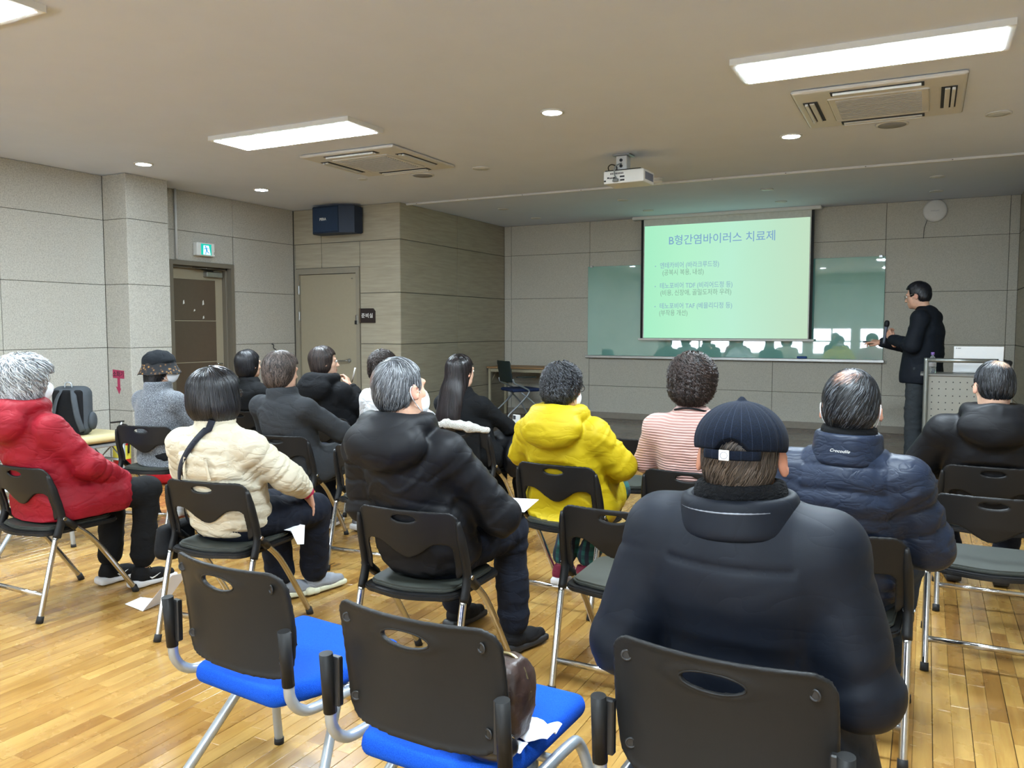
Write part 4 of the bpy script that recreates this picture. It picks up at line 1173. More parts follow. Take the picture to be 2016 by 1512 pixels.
def head_sdf(neck, nr, hs, wide=0., ear=0.):
    """skull, face, ears and neck in the head's own frame (y forward)"""
    S = Sdf(); w = 1 + wide
    S.ell((0, -.015, .012), (.074 * w, .092, .091))
    S.ell((0, .026, -.042), (.059 * w, .062, .076), k=.03)
    S.ell((0, .040, -.088), (.040 * w, .044, .030), k=.035)
    for s in (-1, 1):
        S.ell((s * .036, .048, -.034), (.026, .026, .022), k=.02)
        S.ell((s * .043, .012, -.078), (.018, .036, .026), k=.03)
    S.cone((-.042, .074, .014), (.042, .074, .014), .009, .009, k=.02)
    for s in (-1, 1): S.ell((s * .030, .096, -.004), (.017, .012, .011), k=.012, mode='sub')
    S.cone((0, .082, -.004), (0, .103, -.040), .0065, .0115, k=.012)
    for s in (-1, 1): S.ell((s * .011, .095, -.043), (.009, .010, .007), k=.006)
    S.ell((0, .087, -.070), (.021, .010, .0045), k=.005); S.ell((0, .085, -.0795), (.018, .010, .006), k=.005)
    S.ell((0, .072, -.102), (.018, .014, .013), k=.015)
    S.cone((0, -.028, -.055), neck, nr, nr * 1.08, k=.03)
    for s in (-1, 1):
        R = rot3(0, 0, -s * .42) @ rot3(.12, s * -.12, 0)
        S.ell((s * (.0795 + .0065 * ear) * w, -.010, -.018), (.0078 + .0007 * ear, .0195, .032), R, k=.008)
        S.ell((s * (.088 + .0075 * ear) * w, -.003, -.016), (.006, .0095, .018), R, k=.004, mode='sub')
    return S

def hand_sdf(curl, spread=.0, thumb_in=.0, point=False):
    """right hand: x towards the thumb is -x; y along fingers; z back of the hand"""
    S = Sdf()
    S.box((0, .042, 0), (.039, .045, .0125), .012)
    S.cone((0, -.07, 0), (0, .01, 0), .026, .024, k=.02)
    for i, (x, L, r) in enumerate(((-.030, .068, .0088), (-.010, .076, .009), (.010, .071, .0087), (.029, .056, .0078))):
        c = curl[i] if isinstance(curl, (list, tuple)) else curl
        sp = (x / .03) * spread * -1
        a = A3(x, .080 - abs(x) * .12, 0); d = A3(-sin(sp) * -1 * (1 if x > 0 else 1), cos(sp), 0); d = A3(sin((x / .03) * spread), cos((x / .03) * spread), 0)
        p = a
        for seg, (fl, ang) in enumerate(((.45, c * .75), (.32, c * 1.75), (.26, c * 2.4))):
            q = p + L * fl * (d * cos(ang) + A3(0, 0, -1) * sin(ang))
            S.cone(p, q, r * (1 - .08 * seg), r * (1 - .08 * (seg + 1)), k=.0045 if seg else .007)
            p = q
    p0 = A3(-.028, .012, -.004); p1 = A3(-.052 + thumb_in * .02, .040, -.014 - thumb_in * .008); p2 = A3(-.060 + thumb_in * .045, .068, -.020 - thumb_in * .018); p3 = A3(-.060 + thumb_in * .065, .088, -.022 - thumb_in * .022)
    S.cone(p0, p1, .0155, .0115, k=.012).cone(p1, p2, .0112, .0095, k=.004).cone(p2, p3, .0095, .0078, k=.004)
    return S

def merge(parts):
    Vs, Fs, n = [], [], 0
    for V, F in parts: Vs.append(V); Fs.append(F + n); n += len(V)
    return np.concatenate(Vs), np.concatenate(Fs)

def attr(me, name, vals):
    a = me.attributes.new(name, 'FLOAT', 'POINT'); a.data.foreach_set('value', np.asarray(vals, np.float32))

# hair ---------------------------------------------------------------
def strands(S, V, N, n, seg, step, width, flow, lift=.003, curl=0., seed=0, cf=1.5, coil=0., off0=.0005, gmix=1.0, grav=0.):
    """ribbon locks combed over the hair surface"""
    rs = np.random.RandomState(seed)
    i = rs.randint(0, len(V), n); P = V[i] + rs.normal(0, .002, (n, 3)); off = off0 + rs.rand(n) * lift
    ph = rs.rand(n) * 6.28; pts = []; sides = []
    prev = None
    for k in range(seg):
        g = S.grad(P); d = S.ev(P)
        P = P - g * (d - off)[:, None] * gmix
        T = flow(P); T = T - g * (T * g).sum(1, keepdims=True); T /= np.maximum(np.linalg.norm(T, axis=1, keepdims=True), 1e-6)
        if curl:
            b = np.cross(g, T); T = T + b * (np.sin(ph + k * cf) * curl)[:, None]
        if grav: T = T + A3(0, 0, -grav)
        if prev is not None: T = T * .6 + prev * .4
        T /= np.maximum(np.linalg.norm(T, axis=1, keepdims=True), 1e-6); prev = T
        sd = np.cross(T, g); sd /= np.maximum(np.linalg.norm(sd, axis=1, keepdims=True), 1e-6)
        w = width * (1 - .75 * (k / (seg - 1)) ** 2) * .5
        # a small roof section gives the lock depth
        D_ = P
        if coil:
            cr_ = coil * (.6 + .8 * ((ph * 7.7) % 1)); D_ = P + g * (cr_ * (1 + np.sin(ph + k * cf)))[:, None] + sd * (cr_ * np.cos(ph + k * cf))[:, None]
        pts.append(np.stack([D_ - sd * w, D_ + g * w * .7, D_ + sd * w], 1)); P = P + T * step
    Q = np.stack(pts, 1)                                  # n, seg, 3, 3
    Vn = Q.reshape(-1, 3); base = (np.arange(n) * seg * 3)[:, None, None]
    kk = (np.arange(seg - 1) * 3)[None, :, None]; jj = np.arange(2)[None, None, :]
    a = base + kk + jj; F = np.stack([a, a + 1, a + 4, a + 3], -1).reshape(-1, 4)
    tone = np.repeat(rs.rand(n), seg * 3)
    return Vn, F, tone

def down_from(crown, a=1.0):
    c = A3(*crown)
    def f(P):
        v = P - c; v = v / np.maximum(np.linalg.norm(v, axis=1, keepdims=True), 1e-6); v[:, 2] -= a; return v
    return f

def make_hair(style, head_xf, parent, mat, seed, scalp=None, res=.006, hs=1.0):
    S = Sdf(); crown = (0.01, -.055, .085); amp = 0; coil = 0; cf = 1.5; nst = 900; seg = 6; step = .012; width = .0032; curl = 0.; lift = .003; fl = None; grav = 0; gm = 1.0
    face = lambda y=.035, z=.045: S.box((0, y + .12, z - .14), (.10, .12, .14), .02, k=.02, mode='sub')
    if style in ('short', 'thin', 'bald', 'cropcap'):
        t = {'short': .014, 'cropcap': .004}.get(style, .010)
        S.ell((0, -.017, .016), (.076 + t, .095 + t, .092 + t * .9)).ell((0, -.045, -.035), (.068 + t * .5, .055 + t * .5, .055), k=.03)
        face(.045 if style != 'bald' else .03, .062 if style == 'short' else .055)
        for s in (-1, 1): S.box((s * .10, .015, -.065), (.035, .042, .062), .015, k=.01, mode='sub')
        S.plane((0, 0, -.082), (0, .2, -1)); step = .009
        if style == 'cropcap': S.plane((0, 0, .035), (0, 0, 1))
        nst = 1900; width = .0022; seg = 5; curl = .25
    elif style == 'curly':
        S.ell((0, -.022, .022), (.103, .112, .104)).ell((0, -.045, -.045), (.090, .075, .065), k=.04)
        face(.045, .05); S.plane((0, 0, -.105), (0, .3, -1)); amp = .012; curl = .8; nst = 2600; width = .0038; seg = 12; step = .0052; lift = .006; coil = .0062; cf = 1.25
    elif style == 'curly_short':
        S.ell((0, -.02, .020), (.090, .108, .100)).ell((0, -.045, -.045), (.080, .068, .055), k=.04)
        face(.045, .05); S.plane((0, 0, -.095), (0, .3, -1)); amp = .010; curl = .7; nst = 2200; width = .0036; seg = 11; step = .0052; lift = .005; coil = .005; cf = 1.2
    elif style == 'wavy':
        S.ell((0, -.02, .022), (.100, .115, .104)).ell((0, -.05, -.05), (.090, .07, .075), k=.04)
        face(.03, .05); S.plane((0, 0, -.125), (0, .3, -1)); amp = .006; curl = .8; nst = 2200; width = .0035; seg = 8; step = .011; lift = .006
    elif style == 'bob':
        S.ell((0, -.02, .018), (.112, .122, .105)).ell((0, -.02, -.065), (.124, .112, .085), k=.05)
        face(.055, .045); S.plane((0, 0, -.145), (0, .25, -1), k=.02); curl = .15; nst = 1900; width = .0035; seg = 10; step = .016; lift = .003; amp = .002
    elif style == 'greywave':
        S.ell((0, -.02, .02), (.118, .128, .112)).ell((-.02, -.05, -.09), (.115, .090, .095), k=.06).ell((-.06, -.10, -.18), (.085, .055, .080), k=.05)
        face(.045, .05); curl = .5; nst = 2600; width = .0045; seg = 14; step = .011; lift = .006; amp = .010; coil = .0065; cf = .75
    elif style == 'half':
        S.ell((0, -.02, .018), (.090, .108, .100)).ell((0, -.03, -.06), (.088, .078, .075), k=.04)
        face(.05, .05); S.plane((0, 0, -.145), (0, .3, -1)); curl = .12; nst = 1500; width = .003; seg = 8; step = .014
    elif style == 'long':
        S.ell((0, -.02, .018), (.087, .106, .099)).ell((0, -.045, -.10), (.088, .072, .12), k=.05).ell((-.01, -.085, -.24), (.118, .058, .16), k=.06).ell((-.03, -.095, -.36), (.115, .045, .10), k=.05)
        face(.04, .05); curl = .10; nst = 2400; width = .0035; seg = 14; step = .022; lift = .003
    elif style == 'underhat':
        S.ell((0, -.03, -.03), (.090, .090, .08)).ell((0, -.06, -.10), (.085, .06, .06), k=.04)
        face(.04, .05); S.plane((0, 0, -.15), (0, .2, -1)); curl = .7; nst = 1200; width = .004; seg = 7; step = .011; lift = .008; amp = .005
    fl = down_from(crown, .55 if style in ('short', 'thin', 'bald', 'cropcap') else 1.1)
    if style in ('short', 'thin', 'cropcap'):
        def fl(P):
            v = P - A3(*crown); sw = np.cross(v, A3(.1, -.4, 1)); v = v + sw * .6; v /= np.maximum(np.linalg.norm(v, axis=1, keepdims=True), 1e-6); v[:, 2] -= .3; return v
    V, F = S.mesh(res); V = relax(V, F, 2)
    if amp: V = V + vnorm(V, F) * (vnoise(V, 70, seed) * amp * .75 + np.abs(vnoise(V, 130, seed)) * amp * .6)[:, None]
    else: V = V + vnorm(V, F) * (vnoise(V, (60, 60, 18), seed) * .0015)[:, None]
    T0 = .25 + .15 * vnoise(V, 40, seed)
    sV, sF, sT = strands(S, V, None, nst, seg, step, width, fl, lift, curl, seed, cf=cf, coil=coil, grav=grav)
    Va, Fa = merge([(V, F), (sV, sF)])
    tone = np.concatenate([T0, sT]); sc = np.zeros(len(Va))
    if scalp:
        c, r, a = scalp; d = np.linalg.norm((Va - A3(*c)) / A3(*r), axis=1)
        n_ = vnoise(Va, 130, seed) * .22
        isS = np.arange(len(Va)) >= len(V)
        sc = np.clip((1.05 - d + n_) * 1.7, 0, 1) * a; sc[isS] *= np.where(sT > .72, .25, 1.0)
    R, O, h = head_xf
    Vw = (Va * h) @ R.T + O
    me = mesh_np('hair', Vw, Fa); attr(me, 'tone', tone); attr(me, 'scalp', sc)
    return obj('hair', me, mat, parent), S

# clothes --------------------------------------------------------------
def seg_param(P, pts):
    """distance to a polyline and arc length at the nearest point"""
    best = np.full(len(P), 9.); arc = np.zeros(len(P)); L = 0
    for a, b in zip(pts, pts[1:]):
        a = A3(*a); b = A3(*b); ba = b - a; l = np.linalg.norm(ba); t = np.clip((P - a) @ ba / (l * l), 0, 1)
        d = np.linalg.norm(P - a - t[:, None] * ba, axis=1); m = d < best; best[m] = d[m]; arc[m] = L + t[m] * l; L += l
    return best, arc

def cloth_disp(J, kind, seed, arms):
    q = kind.get('quilt'); w = kind.get('wr', .005); wf = kind.get('wf', 1.0)
    def f(V):
        d = np.zeros(len(V)); ca = np.full(len(V), 9.); arc = np.zeros(len(V))
        for ch in arms:
            b, a = seg_param(V, ch); m = b < ca; ca[m] = b[m]; arc[m] = a[m]
        tx = np.abs(V[:, 0] - J['chest'][0]); isarm = ca < .085 + kind.get('b', .02)
        isarm &= (tx > .13) | (V[:, 1] > J['chest'][1] + .12)
        s = np.where(isarm, arc, V[:, 2] + .25 * np.abs(V[:, 0] - J['chest'][0]) * .3)
        if q:
            sp, am = q; c = np.abs(np.sin(pi * s / sp + .45 * vnoise(V, 5, seed)))
            d += am * (c ** .45 - .8)
        # folds across the limb and around the waist
        X = np.stack([V[:, 0] * 4, V[:, 1] * 4, s * 24], 1)
        n1 = 1 - np.abs(vnoise(X * wf, 1, seed)) * 2
        Y = np.stack([V[:, 0] * 9 + V[:, 2] * 5, V[:, 1] * 9, V[:, 2] * 9 - V[:, 0] * 6], 1)
        n2 = 1 - np.abs(vnoise(Y * wf, 1, seed + 5)) * 2
        low = np.clip(1.15 - (V[:, 2] - J['pelvis'][2]) * 1.4, .35, 1)
        d += w * (n1 * .35 * np.where(isarm, 1, low) + n2 * .3)
        Z1 = np.stack([V[:, 0] * 5 + 3, V[:, 1] * 5, s * 17 + V[:, 0] * 4], 1); Z2 = np.stack([V[:, 0] * 7 + V[:, 2] * 6, V[:, 1] * 7, V[:, 2] * 9 - V[:, 0] * 7], 1)
        patch = np.clip(vnoise(V, 3.5, seed + 2) * 1.6 + .75, 0, 1)
        f1 = np.exp(-(vnoise(Z1 * wf, 1, seed + 20) / .13) ** 2); f2 = np.exp(-(vnoise(Z2 * wf, 1, seed + 30) / .11) ** 2)
        d += w * (-.9 * f1 * np.where(isarm, 1.1, low) * patch + .8 * f2 * patch)
        for (axis, at, lo, hi, am) in kind.get('seams', ()):
            q_ = V[:, 2] + .35 * V[:, 0] ** 2 * 0 if axis == 'z' else V[:, 0]
            oth = V[:, 0] if axis == 'z' else V[:, 2]
            m_ = (oth > lo) & (oth < hi) & (V[:, 1] < J['chest'][1]) & ~isarm
            d -= am * np.exp(-((q_ - at) / .007) ** 2) * m_
        return d
    return f

def chair_clamp(V, o):
    """cloth pressed against the backrest it leans on"""
    ck = o.get('chair')
    if ck is None: return V
    cx, cy, cr = ck[:3]; a = radians(o['rz']); L = o['loc']
    Wd = np.stack([V[:, 0] * cos(a) - V[:, 1] * sin(a) + L[0] - cx, V[:, 0] * sin(a) + V[:, 1] * cos(a) + L[1] - cy], 1)
    c = radians(cr); X = Wd[:, 0] * cos(c) + Wd[:, 1] * sin(c); Y = -Wd[:, 0] * sin(c) + Wd[:, 1] * cos(c); Z = V[:, 2]
    if len(ck) == 4: yb = -.045 * (1 - (X / .222) ** 2) - .02 * ((Z - .63) / .15) + .014; top = .785
    else: yb = ypath(Z) - .038 * (1 - (X / .222) ** 2) + .013; top = .738
    m = (np.abs(X) < .25) & (Z > .44) & (Z < top + .05)
    lift = np.where(Z > top, (Z - top) * 1.6, 0)
    yb = yb + .020 * ss(.235, .20, np.abs(X)) * 0 - lift
    Yn = np.where(m & (Y < yb), yb, Y); dY = Yn - Y
    wx = -dY * sin(c); wy = dY * cos(c)
    V = V.copy(); V[:, 0] += wx * cos(a) + wy * sin(a); V[:, 1] += -wx * sin(a) + wy * cos(a)
    return V

def build_person(label, J, o):
    """J joints in the figure's own frame, o options; returns the Empty"""
    P = thing('person', label, 'person', o['loc'], radians(o['rz']))
    hs = o.get('hs', 1.0); fem = o.get('fem', False); b = o.get('bulk', .02); seed = o.get('seed', 1)
    yaw, pit, rol = [radians(v) for v in o.get('head', (0, 0, 0))]
    R = rot3(0, 0, yaw) @ rot3(pit, 0, 0) @ rot3(0, rol, 0); O = J['headc']
    loc_neck = R.T @ (J['neck'] - O) / hs
    Hd = head_sdf(loc_neck, .048 if fem else .056, hs, o.get('wide', 0), 0 if fem else 1)
    res = o.get('res', .006)
    V, F = Hd.mesh(res * .85); V = relax(V, F, 1, .35)
    red = np.clip(1 - np.abs((V[:, 2] + .0745) / .010), 0, 1) * (V[:, 1] > .078) * (np.abs(V[:, 0]) < .024) * (.9 if fem else .55)
    red = np.maximum(red, .30 * (np.abs(V[:, 0]) > .079)); nh = len(V)
    hV = (V * hs) @ R.T + O; parts = [(hV, F)]; reds = [red]
    # slim body under the clothes
    B = Sdf(); B.chain([J['pelvis'], J['waist'], J['chest']], [.085, .075, .085], k=.04).cone(J['chest'], J['neck'], .06, .042, k=.04)
    for s in 'LR':
        B.cone(J['chest'] + (J['sh' + s] - J['chest']) * .3, J['sh' + s], .05, .038, k=.03)
        B.cone(J['sh' + s], J['el' + s], .036, .030, k=.02).cone(J['el' + s], J['wr' + s], .030, .022, k=.01)
        B.cone(J['hip' + s], J['kn' + s], .06, .045, k=.03).cone(J['kn' + s], J['an' + s], .045, .03, k=.01)
    V, F = B.mesh(.016); V = relax(V, F, 1); parts.append((V, F)); reds.append(np.zeros(len(V)))
    for s in 'LR':
        hd = o.get('hand' + s)
        if hd is None: continue
        d, nz, curl = hd[:3]; sp = hd[3] if len(hd) > 3 else .1; ti = hd[4] if len(hd) > 4 else 0.
        Hn = hand_sdf(curl, sp, ti); V, F = Hn.mesh(o.get('hres', .0042)); V = relax(V, F, 1, .3)
        if s == 'L': V = V * A3(-1, 1, 1); F = F[:, ::-1]
        Rh = basis(d, nz); V = (V * (.92 if fem else 1.0)) @ Rh.T + J['wr' + s]
        parts.append((V, F)); reds.append(np.zeros(len(V)) + .12)
    V, F = merge(parts); me = mesh_np('body', V, F); attr(me, 'red', np.concatenate(reds))
    body = obj('body', me, o.get('skin') or M_skin, P)
    for s in (-1, 1):
        if o.get('eyes'):
            e = obj('eye', sphere(BM(), (0, 0, 0), .0115, 14, 10), M_eye, body, loc=tuple((A3(s * .030, .0815, -.005) * hs) @ R.T + O))
            b_ = BM(); lathe(b_, [(.0055, 0), (.005, .0012), (.001, .0015)], 14); obj('iris', b_, M_iris, P, loc=tuple((A3(s * .030, .0925, -.005) * hs) @ R.T + O), rot=Matrix(R.tolist()).to_euler().to_matrix().to_euler() if False else (Matrix(R.tolist()) @ Matrix.Rotation(radians(-90), 3, 'X')).to_euler())
            eb = obj('eyebrow', tube(BM(), [tuple((A3(s * x_, y_, z_) * hs) @ R.T + O) for x_, y_, z_ in ((.015, .087, .014), (.030, .085, .019), (.045, .072, .014))], [.0025, .003, .0015], 6), M_hair_black, P)
    xf = (R, O, hs)
    # trousers
    tr = o['trousers']; T = Sdf(); tb = tr.get('b', .012)
    T.ell(J['pelvis'] + A3(0, 0, -.01), (.165 + tb, .125 + tb, .10))
    for s in 'LR':
        an = J['an' + s] + (J['kn' + s] - J['an' + s]) * tr.get('short', .06)
        T.cone(J['hip' + s], J['kn' + s], .082 + tb, .058 + tb, k=.04); T.cone(J['kn' + s], an, .056 + tb, .044 + tb * tr.get('flare', 1.2), k=.03)
        T.plane(an, J['an' + s] - J['kn' + s], .008) if False else None
    legs = [[J['hip' + s], J['kn' + s], J['an' + s]] for s in 'LR']
    def td(V):
        ca = np.full(len(V), 9.); arc = np.zeros(len(V))
        for ch in legs:
            b1, a1 = seg_param(V, ch); m = b1 < ca; ca[m] = b1[m]; arc[m] = a1[m]
        X = np.stack([V[:, 0] * 6, V[:, 1] * 6 , arc * 20 + V[:, 2] * 3], 1)
        return .0055 * (1 - 2 * np.abs(vnoise(X, 1, seed + 9))) + .002 * vnoise(V, 45, seed)
    sdf_obj('trousers', T, max(.0095, res * 1.4), tr['mat'], P, 1, td)
    # shoes
    for s in 'LR':
        sh = o['shoes']; a = J['an' + s]; fy = J.get('fy' + s, 0); M = rot3(J.get('fp' + s, 0), 0, fy); g = lambda p: M @ A3(*p) + A3(a[0], a[1], a[2] - .085)
        U = Sdf(); U.cone(g((0, -.02, .05)), g((0, .10, .040)), .040, .036, k=.02).cone(g((0, .08, .034)), g((0, .165, .030)), .038, .027, k=.02).cone(g((0, -.005, .06)), g((0, -.01, .095)), .037, .034, k=.03).ell(g((0, 0, .125)), (.030, .034, .025), k=.02, mode='sub')
        U.plane(g((0, 0, .018)), M @ A3(0, 0, -1))
        so = sdf_obj('shoe', U, .0085, sh['mat'], P, 1)
        K = Sdf(); K.box(g((0, .068, .012)), (.040, .132, .016), .012, M); K.box(g((0, -.03, .020)), (.040, .045, .020), .014, M, k=.015)
        K.func(lambda Q, g=g, M=M: (np.abs(((Q - g((0, 0, 0))) @ M)[..., 0]) - (.041 - .10 * np.clip(((Q - g((0, 0, 0))) @ M)[..., 1] - .12, 0, 1) * 1.2)), (-9, -9, -9), (9, 9, 9), .01)
        sdf_obj('sole', K, .0075, sh['sole'], so, 1)
        if sh.get('laces'):
            bl = BM()
            for k in range(4): tube(bl, [g((-.022, .045 + k * .022, .082 - k * .010)), g((0, .048 + k * .022, .090 - k * .011)), g((.022, .045 + k * .022, .082 - k * .010))], .0026, 6)
            obj('laces', bl, sh['laces'], so)
        if sh.get('mark'):
            for sd in (-1, 1):
                bl = BM(); pts = [g((sd * .0405, .020, .046)), g((sd * .0415, .033, .036)), g((sd * .0410, .050, .040)), g((sd * .0385, .085, .054))]
                tube(bl, pts, [.002, .0055, .004, .001], 6, flat=(.4, 1)); obj('swoosh', bl, sh['mark'], so, 'white curved tick mark')
    # jacket
    g = o['top']; gb_ = g.get('b', b); zs = (J['shL'] + J['shR']) / 2
    S = Sdf()
    S.ell(J['pelvis'] + A3(0, g.get('by', -.01), .01), (.160 + gb_, .122 + gb_, .125), k=.05)
    S.ell(J['waist'], (.150 + gb_ + g.get('belly', 0), .115 + gb_, .16), k=.08)
    ax = (J['shR'] - J['shL']); ax /= np.linalg.norm(ax); up = J['neck'] - J['waist']; Rb = basis(np.cross(up, ax), up); 
    S.ell(J['chest'], (.158 + gb_ * .8 + g.get('cw', 0), .112 + gb_ * .9, .165), Rb, k=.08)
    for s in 'LR': S.cone(zs + A3(0, 0, .018), J['sh' + s] * .96 + zs * .04, .058 + gb_ * .6, .046 + gb_ * .55, k=.05)
    S.cone(zs + A3(0, 0, .0), J['neck'] + A3(0, 0, -.01), .082 + gb_ * .5, .058, k=.06)
    if g.get('hem'): 
        hz = g['hem']; S.ell(J['pelvis'] + A3(0, .01, -.06), (.195 + gb_, .155 + gb_, .13), k=.06)
        for s in 'LR': S.cone(J['hip' + s], J['hip' + s] * .5 + J['kn' + s] * .5, .095 + gb_, .088 + gb_, k=.05)
    if g.get('drop'):
        S.ell(J['pelvis'] + A3(0, -.01, -.16), (.235 + gb_, .165 + gb_, .20), k=.06)
    arms = []
    for s in 'LR':
        wr = J['wr' + s] + (J['el' + s] - J['wr' + s]) / np.linalg.norm(J['el' + s] - J['wr' + s]) * g.get('cuff', .03)
        S.cone(J['sh' + s], J['el' + s], .046 + gb_ * .65, .043 + gb_ * .72, k=g.get('kk', .045))
        S.cone(J['el' + s], wr, .043 + gb_ * .72, .031 + gb_ * .5, k=.02)
        arms.append([J['sh' + s], J['el' + s], J['wr' + s]])
    if g.get('collar'):
        n = J['neck']; h = g['collar']; cr = g.get('cr', .070); Rc = basis((0, 1, 0), J['headc'] - n + A3(0, -.02, 0)); 
        for q in np.linspace(0, h, 4): S.torus(n + Rc @ A3(0, .0, q - .015), Rc, cr, cr * 1.02, .014 + g.get('ct', 0), k=.02)
    if g.get('hood'):
        hk = g['hood']; n = J['neck']
        Rc = basis((0, 1, 0), (0, -.35, 1))
        S.ell(n + A3(0, -.100 - hk * .02, -.055), (.130 * (1 + hk * .2), .060 + .02 * hk, .105), rot3(-.35, 0, 0), k=.03)
        S.torus(n + A3(0, -.035, .012), Rc, .098 + .012 * hk, .098, .030 + .008 * hk, k=.02)
        S.cone(n + A3(0, -.05, -.04), n + A3(0, -.06, .0), .085, .07, k=.05)
        S.ell(n + A3(0, -.055, .055), (.070, .055, .035), k=.015, mode='sub')
    if g.get('furcollar'):
        n = J['neck']; S.torus(n + A3(0, -.01, .01), basis((0, 1, 0), (0, -.2, 1)), .10, .10, .035, k=.02)
    S.cone(J['neck'] + A3(0, 0, .01), J['headc'], .050 if not fem else .044, .06, k=.01, mode='sub')
    for s in 'LR':
        S.cone(J['wr' + s], J['wr' + s] + (J['wr' + s] - J['el' + s]) * .3, .027, .03, k=.006, mode='sub')
    if 'cutz' in g: S.plane((0, 0, g['cutz']), (0, 0, -1), .012)
    kind = dict(quilt=g.get('quilt'), wr=g.get('wr', .005), wf=g.get('wf', 1), b=gb_)
    if g.get('seams'): kind['seams'] = g['seams']
    V, F = S.mesh(g.get('res', .0095)); V = relax(V, F, 1)
    V = V + vnorm(V, F) * cloth_disp(J, kind, seed, arms)(V)[:, None]
    V = chair_clamp(V, o)
    jk = obj(g.get('name', 'jacket'), mesh_np('garment', V, F), g['mat'], P)
    # hair
    if o.get('hair'):
        hr, HS = make_hair(o['hair'], xf, P, o['hairmat'], seed, o.get('scalp'), o.get('hairres', .007))
    tr_ = lambda p: (A3(*p) * hs) @ R.T + O
    if o.get('mask'):
        K = Sdf(); K.ell((0, .028, -.060), (.0675, .084, .070)).ell((0, .090, -.045), (.016, .030, .026), k=.02)
        K.plane((0, .032, 0), (0, -1, 0), .006).plane((0, .0, -.004), (0, -.20, 1), .008).plane((0, 0, -.120), (0, 0, -1), .008)
        V, F = K.mesh(.0042); V = relax(V, F, 1, .4); me = mesh_np('face_mask', tr_(V) if False else (V * hs) @ R.T + O, F)
        mk = obj('face_mask', me, M_mask, P)
        for s in (-1, 1):
            bl = BM(); tube(bl, spline([tr_((s * .060, .040, -.030)), tr_((s * .078, .012, -.012)), tr_((s * .088, -.022, .004)), tr_((s * .090, -.032, -.018)), tr_((s * .082, -.012, -.052)), tr_((s * .058, .038, -.098))], 5), .0018, 6)
            obj('ear_loop', bl, M_mask, mk)
    if o.get('glasses'):
        bl = BM()
        for s in (-1, 1):
            pts = [tr_((s * .031 + .023 * cos(a * pi / 8), .104 - abs(.023 * cos(a * pi / 8) + s * .031) * .10, -.006 + .017 * sin(a * pi / 8))) for a in range(17)]
            tube(bl, pts, .0017, 6, cap=False)
            tube(bl, spline([tr_((s * .054, .099, .0)), tr_((s * .080, .06, .002)), tr_((s * .086, -.005, .003)), tr_((s * .084, -.028, -.012))], 4), .0018, 6)
        tube(bl, [tr_((-.008, .104, -.002)), tr_((0, .107, 0)), tr_((.008, .104, -.002))], .0017, 6)
        gl_ = obj('glasses', bl, o.get('glassmat') or M_black, P)
        bl = BM()
        for s in (-1, 1):
            vs = [bl.verts.new(tr_((s * .031 + .022 * cos(a * pi / 8), .103 - abs(.022 * cos(a * pi / 8) + s * .031) * .10, -.006 + .016 * sin(a * pi / 8)))) for a in range(16)]
            bl.faces.new(vs)
        obj('lenses', bl, M_lens, gl_)
    return P, S, xf, jk

def surf_path(S, pts, off=.003, n=6, it=5):
    Q = np.array([tuple(v) for v in spline(pts, n)])
    for _ in range(it): Q = Q - S.grad(Q) * (S.ev(Q) - off)[:, None]
    return Q
def band(name, S, pts, w, th, mat, parent, off=.011, n=8, label=None):
    """flat strap lying on a garment surface"""
    Q = surf_path(S, pts, off, n); g = S.grad(Q); T = np.gradient(Q, axis=0); T /= np.linalg.norm(T, axis=1, keepdims=True)
    s = np.cross(T, g); s /= np.linalg.norm(s, axis=1, keepdims=True); m = len(Q)
    V = np.concatenate([Q - s * w / 2, Q + s * w / 2, Q + s * w / 2 + g * th, Q - s * w / 2 + g * th]); F = []
    for i in range(m - 1):
        for a, b_ in ((0, 1), (1, 2), (2, 3), (3, 0)): F.append((a * m + i, b_ * m + i, b_ * m + i + 1, a * m + i + 1))
    F.append((0, m, 2 * m, 3 * m)); F.append((m - 1, 4 * m - 1, 3 * m - 1, 2 * m - 1))
    return obj(name, mesh_np(name, V, F, False), mat, parent, label)

def seated(ht, sw=.36, yoff=0., xo=0., lean=0., knees=None, ankles=None, elbows=None, wrists=None, twist=0., slump=0.):
    """joints of a sitter in the chair's frame (origin: floor under the rear feet)"""
    J = {}; y0 = .25
    J['pelvis'] = A3(0, y0, .535); J['waist'] = A3(xo * .3, y0 - .035, .68)
    zs = ht - .345 - slump
    J['chest'] = A3(xo * .7, y0 - .085 + lean * .6, zs - .085)
    J['neck'] = A3(xo, y0 - .105 + lean, zs + .085); J['headc'] = A3(xo * 1.25, y0 - .085 + lean * 1.3, ht - .118)
    c, s_ = cos(radians(twist)), sin(radians(twist))
    for s, k in (('L', -1), ('R', 1)):
        J['sh' + s] = A3(xo * .9 + k * sw / 2 * c, y0 - .105 + lean + k * sw / 2 * s_, zs - .008)
        J['hip' + s] = A3(k * .085, y0, .525)
    kn = knees or ((-.13, .63, .52), (.13, .63, .52)); an = ankles or ((-.12, .62, .095), (.12, .62, .095))
    el = elbows or ((-.25, .24, .74), (.25, .24, .74)); wr = wrists or ((-.10, .44, .62), (.10, .44, .62))
    for i, s in enumerate('LR'):
        J['kn' + s] = A3(*kn[i]); J['an' + s] = A3(*an[i]); J['el' + s] = A3(*el[i]); J['wr' + s] = A3(*wr[i])
        J['fy' + s] = (.12, -.12)[i]
    return J

